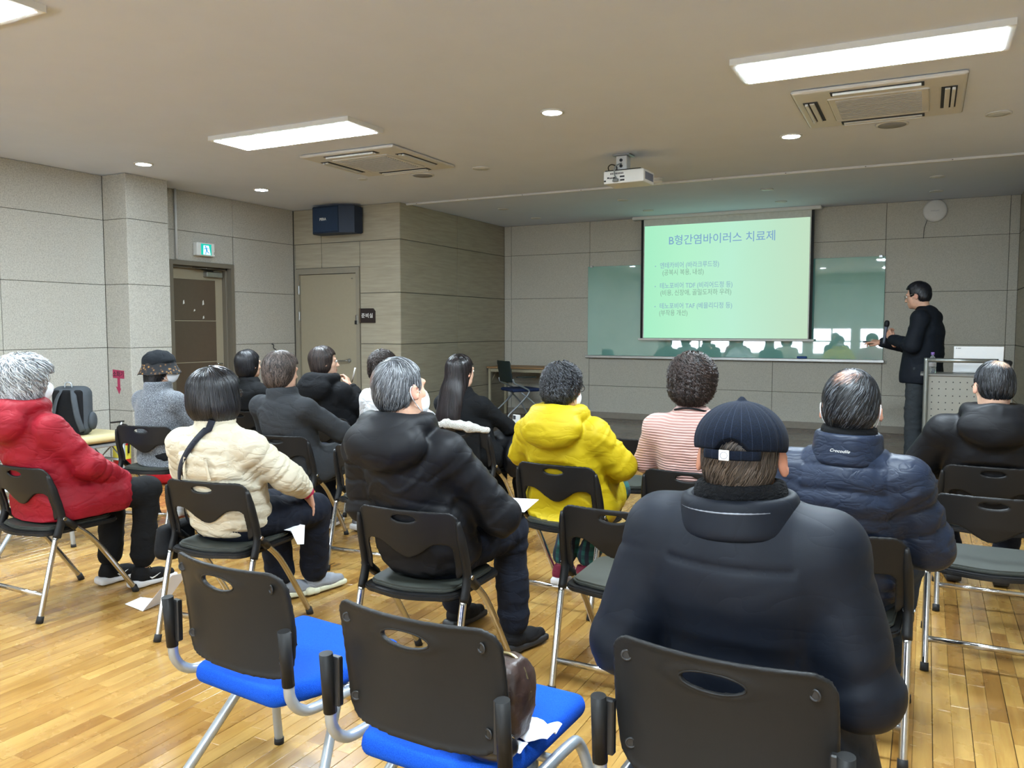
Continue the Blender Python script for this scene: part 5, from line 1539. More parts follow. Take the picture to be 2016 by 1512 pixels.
M_skin = skin('skin'); M_skin_pale = skin('skin_pale', '#cfa78f'); M_skin_tan = skin('skin_tan', '#b5876b')
M_eye = plain('eye_white', '#d8d4cc', .25, var=.01); M_iris = plain('iris', '#1c120d', .2)
M_mask = plain('mask_white', '#e6e9ee', .8, var=.01); 
tlens = NT('lens_clear'); a_ = tlens.n('ShaderNodeBsdfTransparent'); b2_ = tlens.n('ShaderNodeBsdfGlossy'); b2_.inputs['Roughness'].default_value = .03; m_ = tlens.n('ShaderNodeMixShader'); m_.inputs[0].default_value = .12
tlens.l(a_.outputs[0], m_.inputs[1]); tlens.l(b2_.outputs[0], m_.inputs[2]); tlens.l(m_.outputs[0], tlens.t.nodes['Material Output'].inputs['Surface']); M_lens = tlens.m
M_hair_black = hairmat('hair_black', '#08080a', '#26262b', (.2, .95), .34)
M_hair_brown = hairmat('hair_dark_brown', '#17110f', '#43342f', (.2, .95), .42)
M_hair_brown2 = hairmat('hair_greying_brown', '#241d1b', '#6b5d56', (.2, .95), .45)
M_hair_grey = hairmat('hair_grey', '#2c2e32', '#8b8e92', (.15, .9), .42, '#b58c78')
M_hair_silver = hairmat('hair_silver', '#6a6c6f', '#bcc0c4', (.1, .7), .38)
M_hair_bg = hairmat('hair_black_greying', '#0e0f12', '#50545a', (.5, 1.0), .42, '#b98d79')
M_hair_bw = hairmat('hair_soft_black', '#0e0f12', '#4e5157', (.4, 1.0), .42, '#d9b296')
M_blackcloth = fabric('black_cloth', '#0b0c0e', .85); M_navycloth = fabric('navy_trousers', '#0e131f', .85); M_blacktr = fabric('black_trousers', '#0c0d0f', .85)
M_sole_w = plain('sole_white', '#d8dade', .5); M_sole_b = plain('sole_black', '#1c1c1e', .6); M_upper_b = fabric('shoe_black', '#101012', .8, fine=.3); M_upper_g = fabric('shoe_grey', '#7d8087', .8, fine=.3)
M_sole_y = plain('sole_cream', '#b9b8a0', .5); M_upper_w = fabric('shoe_white', '#c9cbcf', .75); M_upper_m = fabric('shoe_maroon', '#6a1e33', .7)
W = lambda k: (C_[k][0], C_[k][1], 0)
# --- A: woman in the red coat
J = seated(1.265, .35, xo=-.04, elbows=((-.25, .22, .74), (.235, .28, .72)), wrists=((-.02, .50, .585), (.16, .53, .60)),
           knees=((-.02, .60, .52), (.21, .63, .53)), ankles=((-.02, .56, .095), (.19, .60, .095)))
J['fyL'], J['fyR'] = -.1, -.12
M_redcoat = fabric('red_coat', '#861020', .6, wr=.3, wscale=10)
pA, SA, xA, _ = build_person('woman with wavy silver hair in a red hooded coat and black trainers', J, dict(loc=W('A'), chair=C_['A'], rz=0, fem=True, hs=.97, head=(-14, 0, 0), seed=3, hair='greywave', hairmat=M_hair_silver,
    top=dict(mat=M_redcoat, b=.034, quilt=(.16, .006), wr=.008, hood=.9, collar=.05, hem=.46, cutz=.452, name='coat', belly=.01), mask=True,
    trousers=dict(mat=M_blacktr, b=.012, short=.16, flare=1.4), shoes=dict(mat=M_upper_b, sole=M_sole_w, laces=M_blackcloth, mark=M_white)))
S = Sdf(); n = J['neck']; S.torus(n + A3(0, .01, .02), basis((0, 1, 0), (0, -.1, 1)), .068, .075, .028)
sdf_obj('scarf', S, .009, fabric('navy_scarf', '#20222f', .9, wr=.6), pA, 1, lambda V: vnoise(V, 40) * .005)
R, O, h = xA
S = Sdf(); 
for q in range(7): S.ell((A3(-.045 + .03 * cos(q), -.140 + .01 * sin(q * 2), .078 + .022 * sin(q * 1.3))) @ R.T + O, (.026, .022, .022), k=.01)
sdf_obj('hair_tie', S, .007, M_blackcloth, pA, 1, lambda V: vnoise(V, 90) * .004)

# --- B: cream puffer jacket
J = seated(1.235, .36, xo=.0, elbows=((-.26, .25, .74), (.275, .30, .72)), wrists=((-.10, .46, .60), (.235, .505, .615)),
           knees=((-.04, .60, .51), (.19, .64, .50)), ankles=((-.03, .66, .10), (.08, .80, .10)))
J['fyL'], J['fyR'] = -.75, -.35
M_cream = fabric('cream_puffer', '#c2b9a4', .55, wr=.35, wscale=13, var=.03)
pB, SB, xB, _ = build_person('woman with a thick black bob in a cream puffer jacket, hand on knee', J, dict(loc=W('B'), chair=C_['B'], rz=8, fem=True, hs=.98, head=(-16, 0, 0), seed=5, hair='bob', hairmat=M_hair_black, hres=.0036,
    top=dict(mat=M_cream, b=.036, quilt=(.062, .011), wr=.005, wf=1.2, collar=.035, cutz=.465, cuff=.062, res=.008), glasses=True,
    handR=(A3(-.12, .45, -.88), A3(.30, .80, .45), .22, .16), trousers=dict(mat=M_navycloth, b=.02, short=.12, flare=1.3), shoes=dict(mat=M_upper_g, sole=M_sole_y, laces=M_upper_g)))
d_ = (J['wrR'] - J['elR']); d_ /= np.linalg.norm(d_)
obj('pink_cuff', tube(BM(), [J['wrR'] - d_ * .055, J['wrR'] - d_ * .020, J['wrR'] + d_ * .012], [.040, .037, .034], 18), fabric('pink_knit', '#c2305e', .9, fine=.6), pB, 'bright pink knitted cuff')
n = J['neck']
band('bag_strap', SB, [n + A3(.06, -.02, .02), n + A3(0, -.11, -.06), n + A3(-.11, -.14, -.19), n + A3(-.19, -.08, -.34), n + A3(-.20, .06, -.50)], .030, .003, fabric('strap_web', '#20222b', .8), pB)
for xx in (-.075, .065):
    band('seam_tape', SB, [n + A3(xx * .8, -.14, -.13), n + A3(xx, -.16, -.18), n + A3(xx * 1.1, -.16, -.235)], .014, .003, M_cream, pB)
bgB = thing('shoulder_bag', 'black shoulder bag hanging at the left of the cream jacket chair', 'bag', (C_['B'][0] - .29, C_['B'][1] + .14, .43), radians(8))
S = Sdf(); S.box((0, 0, .0), (.035, .11, .075), .032).ell((0, -.02, -.05), (.045, .10, .05), k=.04)
sdf_obj('bag_body', S, .011, M_bpb, bgB, 1, lambda V: vnoise(V, 20) * .005)
obj('zip', tube(BM(), spline([(-.033, -.08, .05), (-.036, 0, .055), (-.033, .08, .05)], 4), .003, 6), M_steel, bgB)

# --- C: black parka
J = seated(1.295, .37, xo=-.06, elbows=((-.27, .20, .70), (.28, .30, .68)), wrists=((-.08, .46, .62), (.14, .52, .63)),
           knees=((-.12, .62, .53), (.19, .60, .55)), ankles=((-.16, .78, .10), (.20, .62, .10)))
J['fyL'], J['fyR'] = -.2, -.35
M_parka = fabric('black_parka', '#0d0e12', .55, wr=.16, wscale=6)
pC, SC_, xC, _ = build_person('grey haired man in a black hooded parka wearing a white face mask', J, dict(loc=W('C'), chair=C_['C'], rz=3, hs=1.03, head=(-20, 4, -5), seed=8, hair='thin', hairmat=M_hair_grey, scalp=((-.035, -.098, .045), (.035, .032, .04), .5),
    top=dict(mat=M_parka, b=.045, wr=.009, hood=1.5, collar=.03, cutz=.45, belly=.02, name='parka', res=.009, wf=.8), mask=True,
    handR=(A3(-.4, .9, -.1), A3(.2, .1, 1), .55), trousers=dict(mat=M_navycloth, b=.018, short=.1, flare=1.2), shoes=dict(mat=M_upper_b, sole=M_sole_b, laces=M_blackcloth)))
nb = thing('notebook', 'black notebook with white papers on the lap of the parka man', 'notebook', (-1.60, 3.06, .625), .2)
obj('cover', box(BM(), -.10, .10, -.14, .14, 0, .02, .004), M_blackcloth, nb)
obj('sheet', box(BM(), -.09, .12, -.10, .15, .021, .024), M_paper, nb, 'white paper sheets')

# --- D: navy cap
J = seated(1.262, .35, xo=-.015, slump=-.05, elbows=((-.262, .12, .70), (.235, .15, .68)), wrists=((-.17, .46, .60), (.17, .46, .60)))
M_navyj = fabric('navy_jacket', '#0c121c', .6, wr=.12, wscale=5, weave=1300)
pD, SD, xD, _ = build_person('man in a navy pinstripe cap and dark navy coat seen from behind', J, dict(loc=(-.335, 1.60, 0), chair=(-.345, 1.585, -3, 1), rz=-3, hs=.97, wide=.04, head=(4, -2, 0), seed=11, hair='cropcap', hairmat=hairmat('hair_cropped', '#2a231d', '#5a4e44', (.1, .9), .5), res=.005, hairres=.0045, skin=M_skin_tan,
    top=dict(mat=M_navyj, b=.048, wr=.0055, wf=.6, hem=.44, cutz=.24, drop=True, kk=.03, name='coat', res=.0075, belly=.01, cw=.02, seams=[('z', .93, -.3, .3, .006), ('z', .70, -.3, .3, .004)]),
    trousers=dict(mat=M_blacktr), shoes=dict(mat=M_upper_b, sole=M_sole_b)))
R, O, h = xD; n = J['neck']
Rc = basis((0, 1, 0), J['headc'] - n + A3(0, -.03, 0))
S = Sdf()
for q in np.linspace(-.030, .022, 5): S.torus(n + Rc @ A3(0, 0, q), Rc, .083 - q * .1, .082 - q * .1, .013, k=.012)
sdf_obj('fleece_collar', S, .006, fabric('black_fleece', '#0c0d10', .95, wr=.6, wscale=60, fine=.8, weave=400), pD, 0, lambda V: vnoise(V, 160) * .0022)
S = Sdf()
for q in np.linspace(-.060, .000, 6): S.torus(n + Rc @ A3(0, -.008, q), Rc, .107 - q * .15, .106 - q * .15, .012, k=.012)
sdf_obj('stand_collar', S, .0065, M_navyj, pD, 1)
b_ = BM(); tube(b_, [n + Rc @ A3(.120 * sin(a), -.008 - .120 * cos(a), -.012) for a in np.linspace(-1.05, .75, 18)], .0028, 6); obj('reflective_piping', b_, plain('piping_grey', '#7c828c', .35, .3), pD)
# the cap
TCp = NT('cap_wool'); vv = TCp.coord()
sepc = TCp.n('ShaderNodeSeparateXYZ'); TCp.l(vv, sepc.inputs[0])
ang = TCp.math('ARCTAN2', TCp.math('SUBTRACT', sepc.outputs[0], float(O[0])), TCp.math('SUBTRACT', sepc.outputs[1], float(O[1] - .015)))
st = TCp.math('GREATER_THAN', TCp.math('FRACT', TCp.math('MULTIPLY', ang, 5.2)), .955)
cn = TCp.ramp(TCp.noise(vv, 300, 3), [(.3, lin('#060b15')), (.7, lin('#0b1424'))])
TCp.l(TCp.mix(TCp.math('MULTIPLY', st, .22), cn, lin('#4a566c')), TCp.b.inputs['Base Color']); TCp.set(rough=.95, spec=.2); TCp.bump(TCp.noise(vv, 500, 2), .5, .001)
M_cap = TCp.m
CS = Sdf(); CS.ell((0, -.016, .024), (.0995, .120, .090))
CS.plane((0, 0, .004), (0, -.10, -1), .003)
CS.ell((0, -.165, .0), (.045, .07, .046), k=.004, mode='sub')
CS.cone((0, -.016, .1135), (0, -.016, .115), .010, .009, k=.004)
V, F = CS.mesh(.0042); V = relax(V, F, 1, .35)
rid = np.abs(np.sin(3 * np.arctan2(V[:, 0], V[:, 1] + .016)))
V = V - vnorm(V, F) * (.0022 * np.exp(-(rid / .12) ** 2))[:, None] * (V[:, 2] > .01)[:, None]
tr_ = lambda p: (A3(*p) * h) @ R.T + O
cap = obj('cap', mesh_np('cap', (V * h) @ R.T + O, F), M_cap, pD, 'navy pinstripe baseball cap')
b_ = BM(); tube(b_, [tr_((.0995 * sin(a), -.016 - .119 * cos(a) , .006)) for a in np.linspace(-.62, .62, 16)], .010, 8, flat=(.25, 1)); obj('cap_strap', b_, M_cap, cap)
b_ = BM(); box(b_, -.0105, .0105, -.0018, .0018, -.0105, .0105, .001); lb = obj('cap_tag', b_, M_white, cap, 'small white woven tag', loc=tuple(tr_((-.012, -.1375, .006))), rot=(0, 0, radians(-3)))
b_ = BM()
tube(b_, [(.0072 * cos(a * pi / 8) - .012, -.1402, .0072 * sin(a * pi / 8) + .006) for a in range(17)], .0006, 5, cap=False)
for v in b_.verts: v.co = Vector(tr_(v.co))
obj('tag_mark', b_, plain('tag_grey', '#6a7080', .5), cap)
b_ = BM(); prism(b_, [(-.075, .085), (-.060, .135), (-.03, .165), (0, .172), (.03, .165), (.06, .135), (.075, .085)], 'z', -.006, -.001, .001)
for v in b_.verts: v.co = Vector(tr_((v.co.x, v.co.y, v.co.z - .004 - 4.5 * v.co.x ** 2 + .026)))
obj('cap_peak', b_, M_cap, cap)

# --- E: blue puffer jacket
J = seated(1.265, .37, xo=.02, elbows=((-.26, .20, .69), (.275, .22, .68)), wrists=((-.10, .47, .60), (.12, .47, .60)), knees=((-.14, .62, .52), (.17, .62, .52)))
M_bluep = fabric('blue_grey_puffer', '#1a2232', .45, wr=.22, wscale=13)
pE, SE, xE, _ = build_person('man with thinning greying hair in a slate blue puffer jacket', J, dict(loc=W('E'), chair=C_['E'], rz=-2, hs=1.04, head=(0, -10, 0), seed=14, hair='thin', hairmat=M_hair_bg, scalp=((-.01, -.078, .072), (.045, .036, .045), .8), mask=True, res=.0055, hairres=.005,
    top=dict(mat=M_bluep, b=.046, quilt=(.088, .012), wr=.005, wf=1.1, cutz=.46, belly=.015, res=.008),
    trousers=dict(mat=fabric('dark_jeans', '#26303f', .85, weave=500, fine=.4), b=.02), shoes=dict(mat=M_upper_b, sole=M_sole_b)))
n = J['neck']; Rc = basis((0, 1, 0), J['headc'] - n + A3(0, -.03, 0)); S = Sdf()
for q in np.linspace(-.04, .045, 6): S.torus(n + Rc @ A3(0, -.004, q), Rc, .100 - q * .12, .100 - q * .12, .012, k=.015)
sc_ = sdf_obj('stand_collar', S, .007, M_bluep, pE, 1)
S2 = Sdf()
for q in np.linspace(.02, .066, 4): S2.torus(n + Rc @ A3(0, 0, q), Rc, .078, .078, .011, k=.012)
sdf_obj('inner_collar', S2, .007, M_blackcloth, pE, 1)
me = text_mesh('Crocodile', .014, .0003, 'CENTER', shear=.4)
for v in me.vertices:
    a = (v.co.x - .012) / .10; v.co = Vector(n + Rc @ A3(.113 * sin(a), -.004 - .1135 * cos(a) - v.co.z, v.co.y - .002))
obj('lettering', me, M_white, sc_, 'white stitched script lettering')

# --- G: right edge, balding, black parka
J = seated(1.245, .42, xo=0, elbows=((-.30, .24, .72), (.30, .24, .72)), knees=((-.20, .62, .52), (.18, .62, .52)))
build_person('balding man with glasses in a black down parka by the lectern', J, dict(loc=W('G'), chair=C_['G'], rz=2, hs=1.0, head=(14, -14, 0), seed=17, hair='bald', hairmat=M_hair_bw, scalp=((.012, -.070, .078), (.042, .040, .042), 1.0), glasses=True, skin=M_skin_pale,
    top=dict(mat=M_parka, b=.050, wr=.008, hood=1.2, collar=.03, cutz=.46, name='parka'), trousers=dict(mat=M_navycloth), shoes=dict(mat=M_upper_b, sole=M_sole_b)))

# --- H: yellow coat
J = seated(1.235, .36, xo=.0, slump=-.0, elbows=((-.28, .25, .74), (.28, .26, .72)), wrists=((-.10, .46, .62), (.12, .46, .62)),
           knees=((-.10, .60, .52), (.10, .60, .52)), ankles=((-.14, .42, .10), (-.02, .46, .10)))
M_yel = fabric('yellow_coat', '#b39c14', .55, wr=.25, wscale=7, var=.04)
TPl = NT('plaid'); vv = TPl.coord((1, 1, 1)); sp_ = TPl.n('ShaderNodeSeparateXYZ'); TPl.l(vv, sp_.inputs[0])
cc1 = TPl.math('GREATER_THAN', TPl.math('FRACT', TPl.math('MULTIPLY', sp_.outputs[0], 22)), .5); cc2 = TPl.math('GREATER_THAN', TPl.math('FRACT', TPl.math('MULTIPLY', sp_.outputs[2], 22)), .5)
cl_ = TPl.mix(TPl.math('MULTIPLY', cc1, .6), lin('#141c2e'), lin('#1d6a62')); cl_ = TPl.mix(TPl.math('MULTIPLY', cc2, .5), cl_, lin('#0d1426')); TPl.l(cl_, TPl.b.inputs['Base Color']); TPl.set(rough=.9)
build_person('woman with short curly dark hair in a bright yellow hooded coat', J, dict(loc=W('H'), chair=C_['H'], rz=-3, fem=True, hs=.97, head=(-18, -6, 0), seed=20, hair='curly_short', hairmat=hairmat('hair_h', '#0c0d10', '#484b52', (.35, 1.), .42), mask=True, glasses=True,
    top=dict(mat=M_yel, b=.040, wr=.0095, wf=.9, hood=1.3, collar=.03, hem=.40, cutz=.40, name='coat', belly=.01), trousers=dict(mat=TPl.m, b=.014, short=.15), shoes=dict(mat=M_upper_m, sole=M_sole_w)))

# --- I: pink sweater
J = seated(1.275, .35, elbows=((-.25, .24, .74), (.25, .24, .74)), wrists=((-.08, .44, .62), (.08, .44, .62)))
TK = NT('pink_knit_sweater'); vv = TK.coord(); sp_ = TK.n('ShaderNodeSeparateXYZ'); TK.l(vv, sp_.inputs[0])
rows = TK.math('SINE', TK.math('MULTIPLY', TK.math('ADD', sp_.outputs[2], TK.math('MULTIPLY', TK.noise(vv, 6, 2), .02)), 480))
TK.l(TK.ramp(TK.math('MULTIPLY_ADD', rows, .5), [(.0, lin('#a67c74')), (.6, lin('#c39c93'))]), TK.b.inputs['Base Color']); TK.set(rough=.95, sheen=.3); TK.bump(rows, .5, .004)
_, SI, xI, _ = build_person('woman with short curly brown hair in a pale pink knitted sweater', J, dict(loc=W('I'), chair=C_['I'], rz=2, fem=True, hs=1.0, head=(0, 0, 0), seed=23, hair='curly', hairmat=M_hair_brown,
    top=dict(mat=TK.m, b=.022, wr=.004, collar=.012, cr=.062, cutz=.46, name='sweater'), trousers=dict(mat=M_blacktr), shoes=dict(mat=M_upper_b, sole=M_sole_b)))
n = J['neck']; b_ = BM(); tube(b_, [n + A3(.083 * sin(a), -.005 - .085 * cos(a), .018 - .02 * sin(a) ** 2) for a in np.linspace(-1.9, 1.9, 20)], .005, 6, flat=(.4, 1)); obj('lanyard', b_, M_blackcloth, _ if False else bpy.data.objects[[o.name for o in bpy.data.objects if o.get('label') == 'woman with short curly brown hair in a pale pink knitted sweater'][0]], 'black lanyard round the neck')

# --- J: long black hair
J = seated(1.235, .33, xo=-.05, elbows=((-.24, .26, .74), (.20, .36, .72)), wrists=((-.08, .48, .64), (.12, .54, .66)), knees=((-.10, .62, .53), (.12, .68, .53)), ankles=((-.08, .66, .10), (.10, .78, .10)))
M_knit = fabric('black_knit', '#0f1114', .9)
pJ, SJ, xJ, _ = build_person('woman with long straight black hair in a black knit top', J, dict(loc=W('J'), chair=C_['J'], rz=-4, fem=True, hs=.97, head=(-12, -2, 0), seed=26, hair='long', hairmat=hairmat('hair_long', '#0a090b', '#2e2629', (.2, .95), .28), eyes=True, skin=M_skin_pale,
    top=dict(mat=M_knit, b=.010, wr=.004, collar=.02, cr=.055, cutz=.46, name='top'), handR=(A3(.1, .9, .1), A3(.3, -.2, 1), .5),
    trousers=dict(mat=M_blacktr, b=.04, short=.06, flare=1.0), shoes=dict(mat=M_upper_w, sole=M_sole_w)))
fc = thing('white_fur_coat', 'white fur collar of a coat hung over the chair of the long haired woman', 'coat', W('J'), radians(-2))
S = Sdf(); S.chain([(-.21, .07, .735), (-.08, .035, .765), (.08, .035, .745), (.21, .075, .725)], [.022, .034, .032, .018], k=.02)
sdf_obj('fur_collar', S, .008, fabric('white_fur', '#d7d4cd', .95, wr=.8, wscale=60, sheen=.5), fc, 0, lambda V: vnoise(V, 50) * .006)
S = Sdf(); S.box((0, .065, .60), (.16, .018, .12), .015); sdf_obj('coat_back', S, .012, M_blackcloth, fc, 1)
bc = thing('black_coat', 'black padded coat bundled on the lap of the long haired woman', 'coat', (C_['J'][0] + .16, C_['J'][1] + .40, .60), .1)
S = Sdf(); S.ell((0, .06, 0), (.12, .20, .085)).ell((.10, -.06, -.09), (.06, .13, .14), k=.05).ell((.0, .12, .04), (.10, .10, .05), k=.04)
sdf_obj('coat_bundle', S, .011, M_parka, bc, 1, lambda V: .009 * (1 - 2 * np.abs(vnoise(V, 15, 3))))
tp = thing('phone', 'white phone held by the long haired woman', 'phone', (C_['J'][0] + .13, C_['J'][1] + .66, .70), -.3)
obj('phone_case', box(BM(), -.035, .035, -.005, .005, -.07, .07, .004, 2), M_white, tp)
obj('camera_bump', box(BM(), -.03, -.005, -.008, -.004, .035, .065, .002), M_dark, tp)

# --- K: curly hair, white top (behind the parka man)
J = seated(1.245, .28, xo=-.05)
build_person('person with curly dark hair in a white top behind the parka man', J, dict(loc=W('Kp'), chair=C_['Kp'], rz=3, fem=True, hs=.98, head=(-10, 0, 0), seed=29, hair='curly_short', hairmat=M_hair_brown,
    top=dict(mat=fabric('white_fleece', '#dcdcde', .9, wr=.5), b=.035, wr=.006, collar=.03, cutz=.46, name='jacket'), trousers=dict(mat=M_blacktr), shoes=dict(mat=M_upper_w, sole=M_sole_w)))

# --- L: black hoodie, pen at the chin
J = seated(1.275, .36, xo=-.06, elbows=((-.22, .30, .72), (.20, .36, .74)), wrists=((-.04, .46, .66), (.035, .315, .955)), knees=((-.10, .64, .52), (.12, .64, .52)))
pL, SL, xL, _ = build_person('young woman with dark hair in a black hoodie holding a pen to her chin', J, dict(loc=W('L'), chair=C_['L'], rz=-4, fem=True, hs=.98, head=(-38, 0, 0), seed=32, hair='half', hairmat=M_hair_brown, eyes=True, skin=M_skin_pale, hres=.005,
    top=dict(mat=fabric('black_hoodie', '#101114', .9), b=.030, wr=.006, hood=1.0, cutz=.46, name='hoodie'), handR=(A3(-.45, .15, .85), A3(.8, .4, .3), .75, .05, .6),
    trousers=dict(mat=M_blacktr), shoes=dict(mat=M_upper_w, sole=M_sole_w)))
pn = thing('pen', 'white pen held at the chin of the woman in the black hoodie', 'pen', tuple(Vector(W('L')) + Matrix.Rotation(radians(-4), 3, 'Z') @ Vector(J['wrR'] + A3(.0, .05, .085))), 0, rot=(radians(20), radians(32), 0))
obj('barrel', cyl(BM(), (0, 0, -.07), (0, 0, .07), .0055, seg=12), M_white, pn); obj('nib', cyl(BM(), (0, 0, -.07), (0, 0, -.082), .0045, .001, 10), M_steel, pn)

# --- M: dark grey coat, greying brown hair
J = seated(1.255, .37, xo=-.03, elbows=((-.26, .26, .74), (.27, .34, .74)), wrists=((-.06, .50, .62), (.20, .56, .68)), knees=((-.10, .64, .52), (.16, .66, .52)), ankles=((-.06, .62, .10), (.16, .70, .10)))
pM, SM, xM, _ = build_person('woman with short greying brown hair in a charcoal wool coat, writing', J, dict(loc=W('M'), chair=C_['M'], rz=2, fem=True, hs=1.0, head=(-14, -4, 0), seed=35, hair='wavy', hairmat=M_hair_brown2, hairres=.006, hres=.0045,
    top=dict(mat=fabric('charcoal_wool', '#2e3033', .9, wr=.2), b=.030, wr=.005, wf=.7, collar=.035, cr=.078, hem=.45, cutz=.42, name='coat'), handR=(A3(.0, .8, .35), A3(.6, -.2, .8), (.15, .7, .9, .9)),
    trousers=dict(mat=M_navycloth, b=.02), shoes=dict(mat=M_upper_g, sole=M_sole_w)))
nt = thing('clipboard', 'white notepad on the lap of the woman in the charcoal coat', 'notebook', tuple(Vector(W('M')) + Vector((.15, .60, .60))), .1)
obj('board', box(BM(), -.10, .10, -.13, .13, 0, .006, .002), M_black, nt); obj('sheet', box(BM(), -.095, .095, -.125, .12, .0065, .009), M_paper, nt)

# --- N: black hair at the back left
J = seated(1.235, .36)
build_person('person with short black hair in dark clothes behind the charcoal coat woman', J, dict(loc=W('N'), chair=C_['N'], rz=0, fem=True, hs=.98, head=(-10, 0, 0), seed=38, hair='half', hairmat=M_hair_black,
    top=dict(mat=M_blackcloth, b=.03, wr=.005, collar=.03, cutz=.46), trousers=dict(mat=M_blacktr), shoes=dict(mat=M_upper_b, sole=M_sole_b)))

# --- O: hat woman, grey tweed coat
J = seated(1.25, .33, xo=.0, lean=.05, elbows=((-.23, .28, .74), (.24, .32, .70)), wrists=((-.06, .50, .62), (.14, .54, .63)), knees=((-.10, .62, .52), (.12, .62, .52)), ankles=((-.12, .48, .10), (.10, .50, .10)))
TT = NT('tweed'); vv = TT.coord(); TT.l(TT.ramp(TT.noise(vv, 170, 5, .75), [(.36, lin('#2c2f34')), (.5, lin('#54585e')), (.64, lin('#8b9096'))]), TT.b.inputs['Base Color']); TT.set(rough=.95, sheen=.2); TT.bump(TT.noise(vv, 300, 3), .6, .003)
pO, SO, xO, _ = build_person('woman in a grey tweed coat and black floral trimmed hat with mask', J, dict(loc=W('O'), chair=C_['O'], rz=2, fem=True, hs=.96, head=(-46, 2, 0), seed=41, hair='underhat', hairmat=M_hair_black, mask=True,
    top=dict(mat=TT.m, b=.024, wr=.004, wf=.7, collar=.045, cr=.075, hem=.46, cutz=.44, name='coat'), trousers=dict(mat=M_blacktr), shoes=dict(mat=M_upper_w, sole=M_sole_w)))
R, O, h = xO
HB = Sdf(); HB.ell((0, -.018, .040), (.100, .118, .088)); HB.plane((0, 0, .02), (0, .05, -1), .006)
V, F = HB.mesh(.006); V = relax(V, F, 2); V += vnorm(V, F) * (vnoise(V, 30, 2) * .004)[:, None]
hat = obj('hat', mesh_np('hat', (V * h) @ R.T + O, F), fabric('black_felt', '#191c20', .95, wr=.4), pO, 'black soft hat')
TF = NT('floral_brim'); vv = TF.coord(); vo = TF.n('ShaderNodeTexVoronoi'); vo.inputs['Scale'].default_value = 42; TF.l(vv, vo.inputs['Vector'])
TF.l(TF.ramp(vo.outputs['Distance'], [(.18, lin('#8f6a35')), (.30, lin('#3c2c20')), (.5, lin('#131519'))]), TF.b.inputs['Base Color']); TF.set(rough=.9)
b_ = BM(); n_ = 48; rings = []
for k_i, (rr, zz_) in enumerate(((.985, .035), (1.02, .012), (1.16, -.022), (1.28, -.045), (1.29, -.050), (1.16, -.028), (1.0, .004))):
    rings.append([b_.verts.new(tr_((.099 * rr * cos(2 * pi * k / n_), -.018 + .118 * rr * sin(2 * pi * k / n_), zz_ + .004 * sin(5 * 2 * pi * k / n_)))) if False else b_.verts.new(Vector((A3(.099 * rr * cos(2 * pi * k / n_), -.018 + .118 * rr * sin(2 * pi * k / n_), zz_ + .004 * sin(5 * 2 * pi * k / n_)) * h) @ R.T + O)) for k in range(n_)])
for a, b in zip(rings, rings[1:]):
    for k in range(n_): f = b_.faces.new((a[k], a[(k + 1) % n_], b[(k + 1) % n_], b[k])); f.smooth = True
obj('hat_brim', b_, TF.m, hat, 'dark brim with brown floral print')

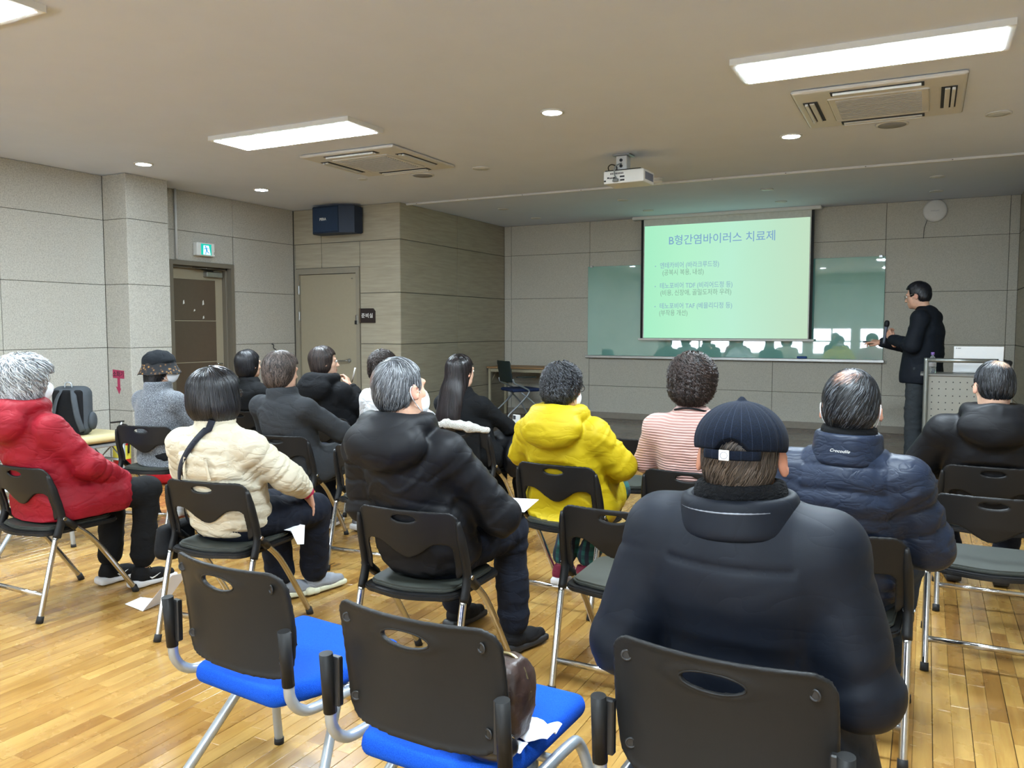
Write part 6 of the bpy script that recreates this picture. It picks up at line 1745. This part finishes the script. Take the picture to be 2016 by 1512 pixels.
# --- presenter on the stage
Pz = ZS
J = dict(pelvis=A3(.02, 0, .93), waist=A3(.03, -.02, 1.08), chest=A3(.02, -.03, 1.27), neck=A3(-.0, .0, 1.47), headc=A3(-.005, .065, 1.625),
         shL=A3(-.185, -.03, 1.40), shR=A3(.185, -.03, 1.40), hipL=A3(-.085, 0, .90), hipR=A3(.085, 0, .90), knL=A3(-.09, .03, .50), knR=A3(.09, .0, .50), anL=A3(-.09, .02, .095), anR=A3(.10, -.04, .095),
         elL=A3(-.23, .02, 1.14), wrL=A3(-.08, .26, 1.20), elR=A3(.22, .18, 1.12), wrR=A3(.10, .43, 1.165), fyL=.2, fyR=-.2)
M_suit = fabric('navy_blazer', '#10161f', .75, wr=.18, wscale=5)
pP, SP, xP, _ = build_person('presenter in a dark blazer standing by the lectern with a microphone', J, dict(loc=(-.03, 8.72, Pz), rz=72, hs=1.04, head=(6, -12, 0), seed=44, hair='short', hairmat=hairmat('hair_presenter', '#07080c', '#1c2130', (.2, .95), .32), eyes=True, glasses=True, glassmat=M_steel, hairres=.005,
    handL=(A3(.25, .5, .75), A3(-.75, .55, .1), .95, .0, .9), handR=(A3(-.10, 1, .08), A3(-.3, .1, .9), (.25, .6, .8, .9), .05, .5),
    top=dict(mat=M_suit, b=.040, wr=.006, wf=.7, cutz=.78, belly=.03, name='blazer', by=0.), trousers=dict(mat=fabric('charcoal_trousers', '#32373b', .85), b=.022, short=.02, flare=1.6), shoes=dict(mat=plain('black_leather_shoe', '#0d0d0f', .25, coat=.4), sole=M_sole_b)))
n = J['neck']; S = Sdf(); Rc = basis((0, 1, 0), J['headc'] - n + A3(0, -.05, 0))
for q in np.linspace(-.01, .035, 4): S.torus(n + Rc @ A3(0, 0, q), Rc, .060, .060, .012, k=.012)
sdf_obj('turtleneck', S, .007, M_blackcloth, pP, 1)
S = Sdf(); S.cone((.01, .005, 1.06), (.01, .005, .84), .178, .214, k=.02).plane((0, 0, .78), (0, 0, -1)); S.func(lambda Q: np.abs(Q[..., 1] - .005) - .178, (-9, -9, -9), (9, 9, 9), .05); sdf_obj('blazer_hem', S, .010, M_suit, pP, 1, lambda V: .004 * vnoise(V * np.array([1, 1, .3]), 16))
mrot = Matrix.Rotation(radians(72), 3, 'Z'); mp = Vector((-.03, 8.72, Pz)) + mrot @ Vector((-.060, .325, 1.27))
mc = thing('microphone', 'black and silver handheld microphone held by the presenter', 'microphone', tuple(mp), 0, rot=(radians(6), radians(2), radians(72)))
obj('mic_body', lathe(BM(), [(.012, -.12), (.0135, -.10), (.0155, .03), (.018, .05)], 18), plain('mic_grey', '#59606e', .3, .5), mc)
obj('mic_head', lathe(BM(), [(.019, .05), (.024, .062), (.025, .085), (.019, .105), (.008, .112)], 20), plain('mic_mesh', '#15181c', .5, .4, bump=.6, bscale=900), mc)
rp = Vector((-.03, 8.72, Pz)) + mrot @ Vector((.085, .545, 1.165))
rm = thing('slide_remote', 'small dark presentation remote in the pointing hand of the presenter', 'remote', tuple(rp), radians(76))
obj('remote_body', box(BM(), -.014, .014, -.04, .05, -.008, .008, .005, 2), M_black, rm); obj('button', box(BM(), -.004, .004, .01, .02, .007, .0095, .001), M_steel, rm)

# folded leaflet sticking out under B's thigh
lf = folded_paper('folded white leaflet with a pen under the leg of the cream jacket woman', [tuple(Vector(W('B')) + Matrix.Rotation(radians(8), 3, 'Z') @ Vector(p)) for p in ((.10, .36, .462), (.235, .37, .455), (.245, .47, .46), (.10, .46, .470), (.262, .38, .39), (.258, .44, .375))])
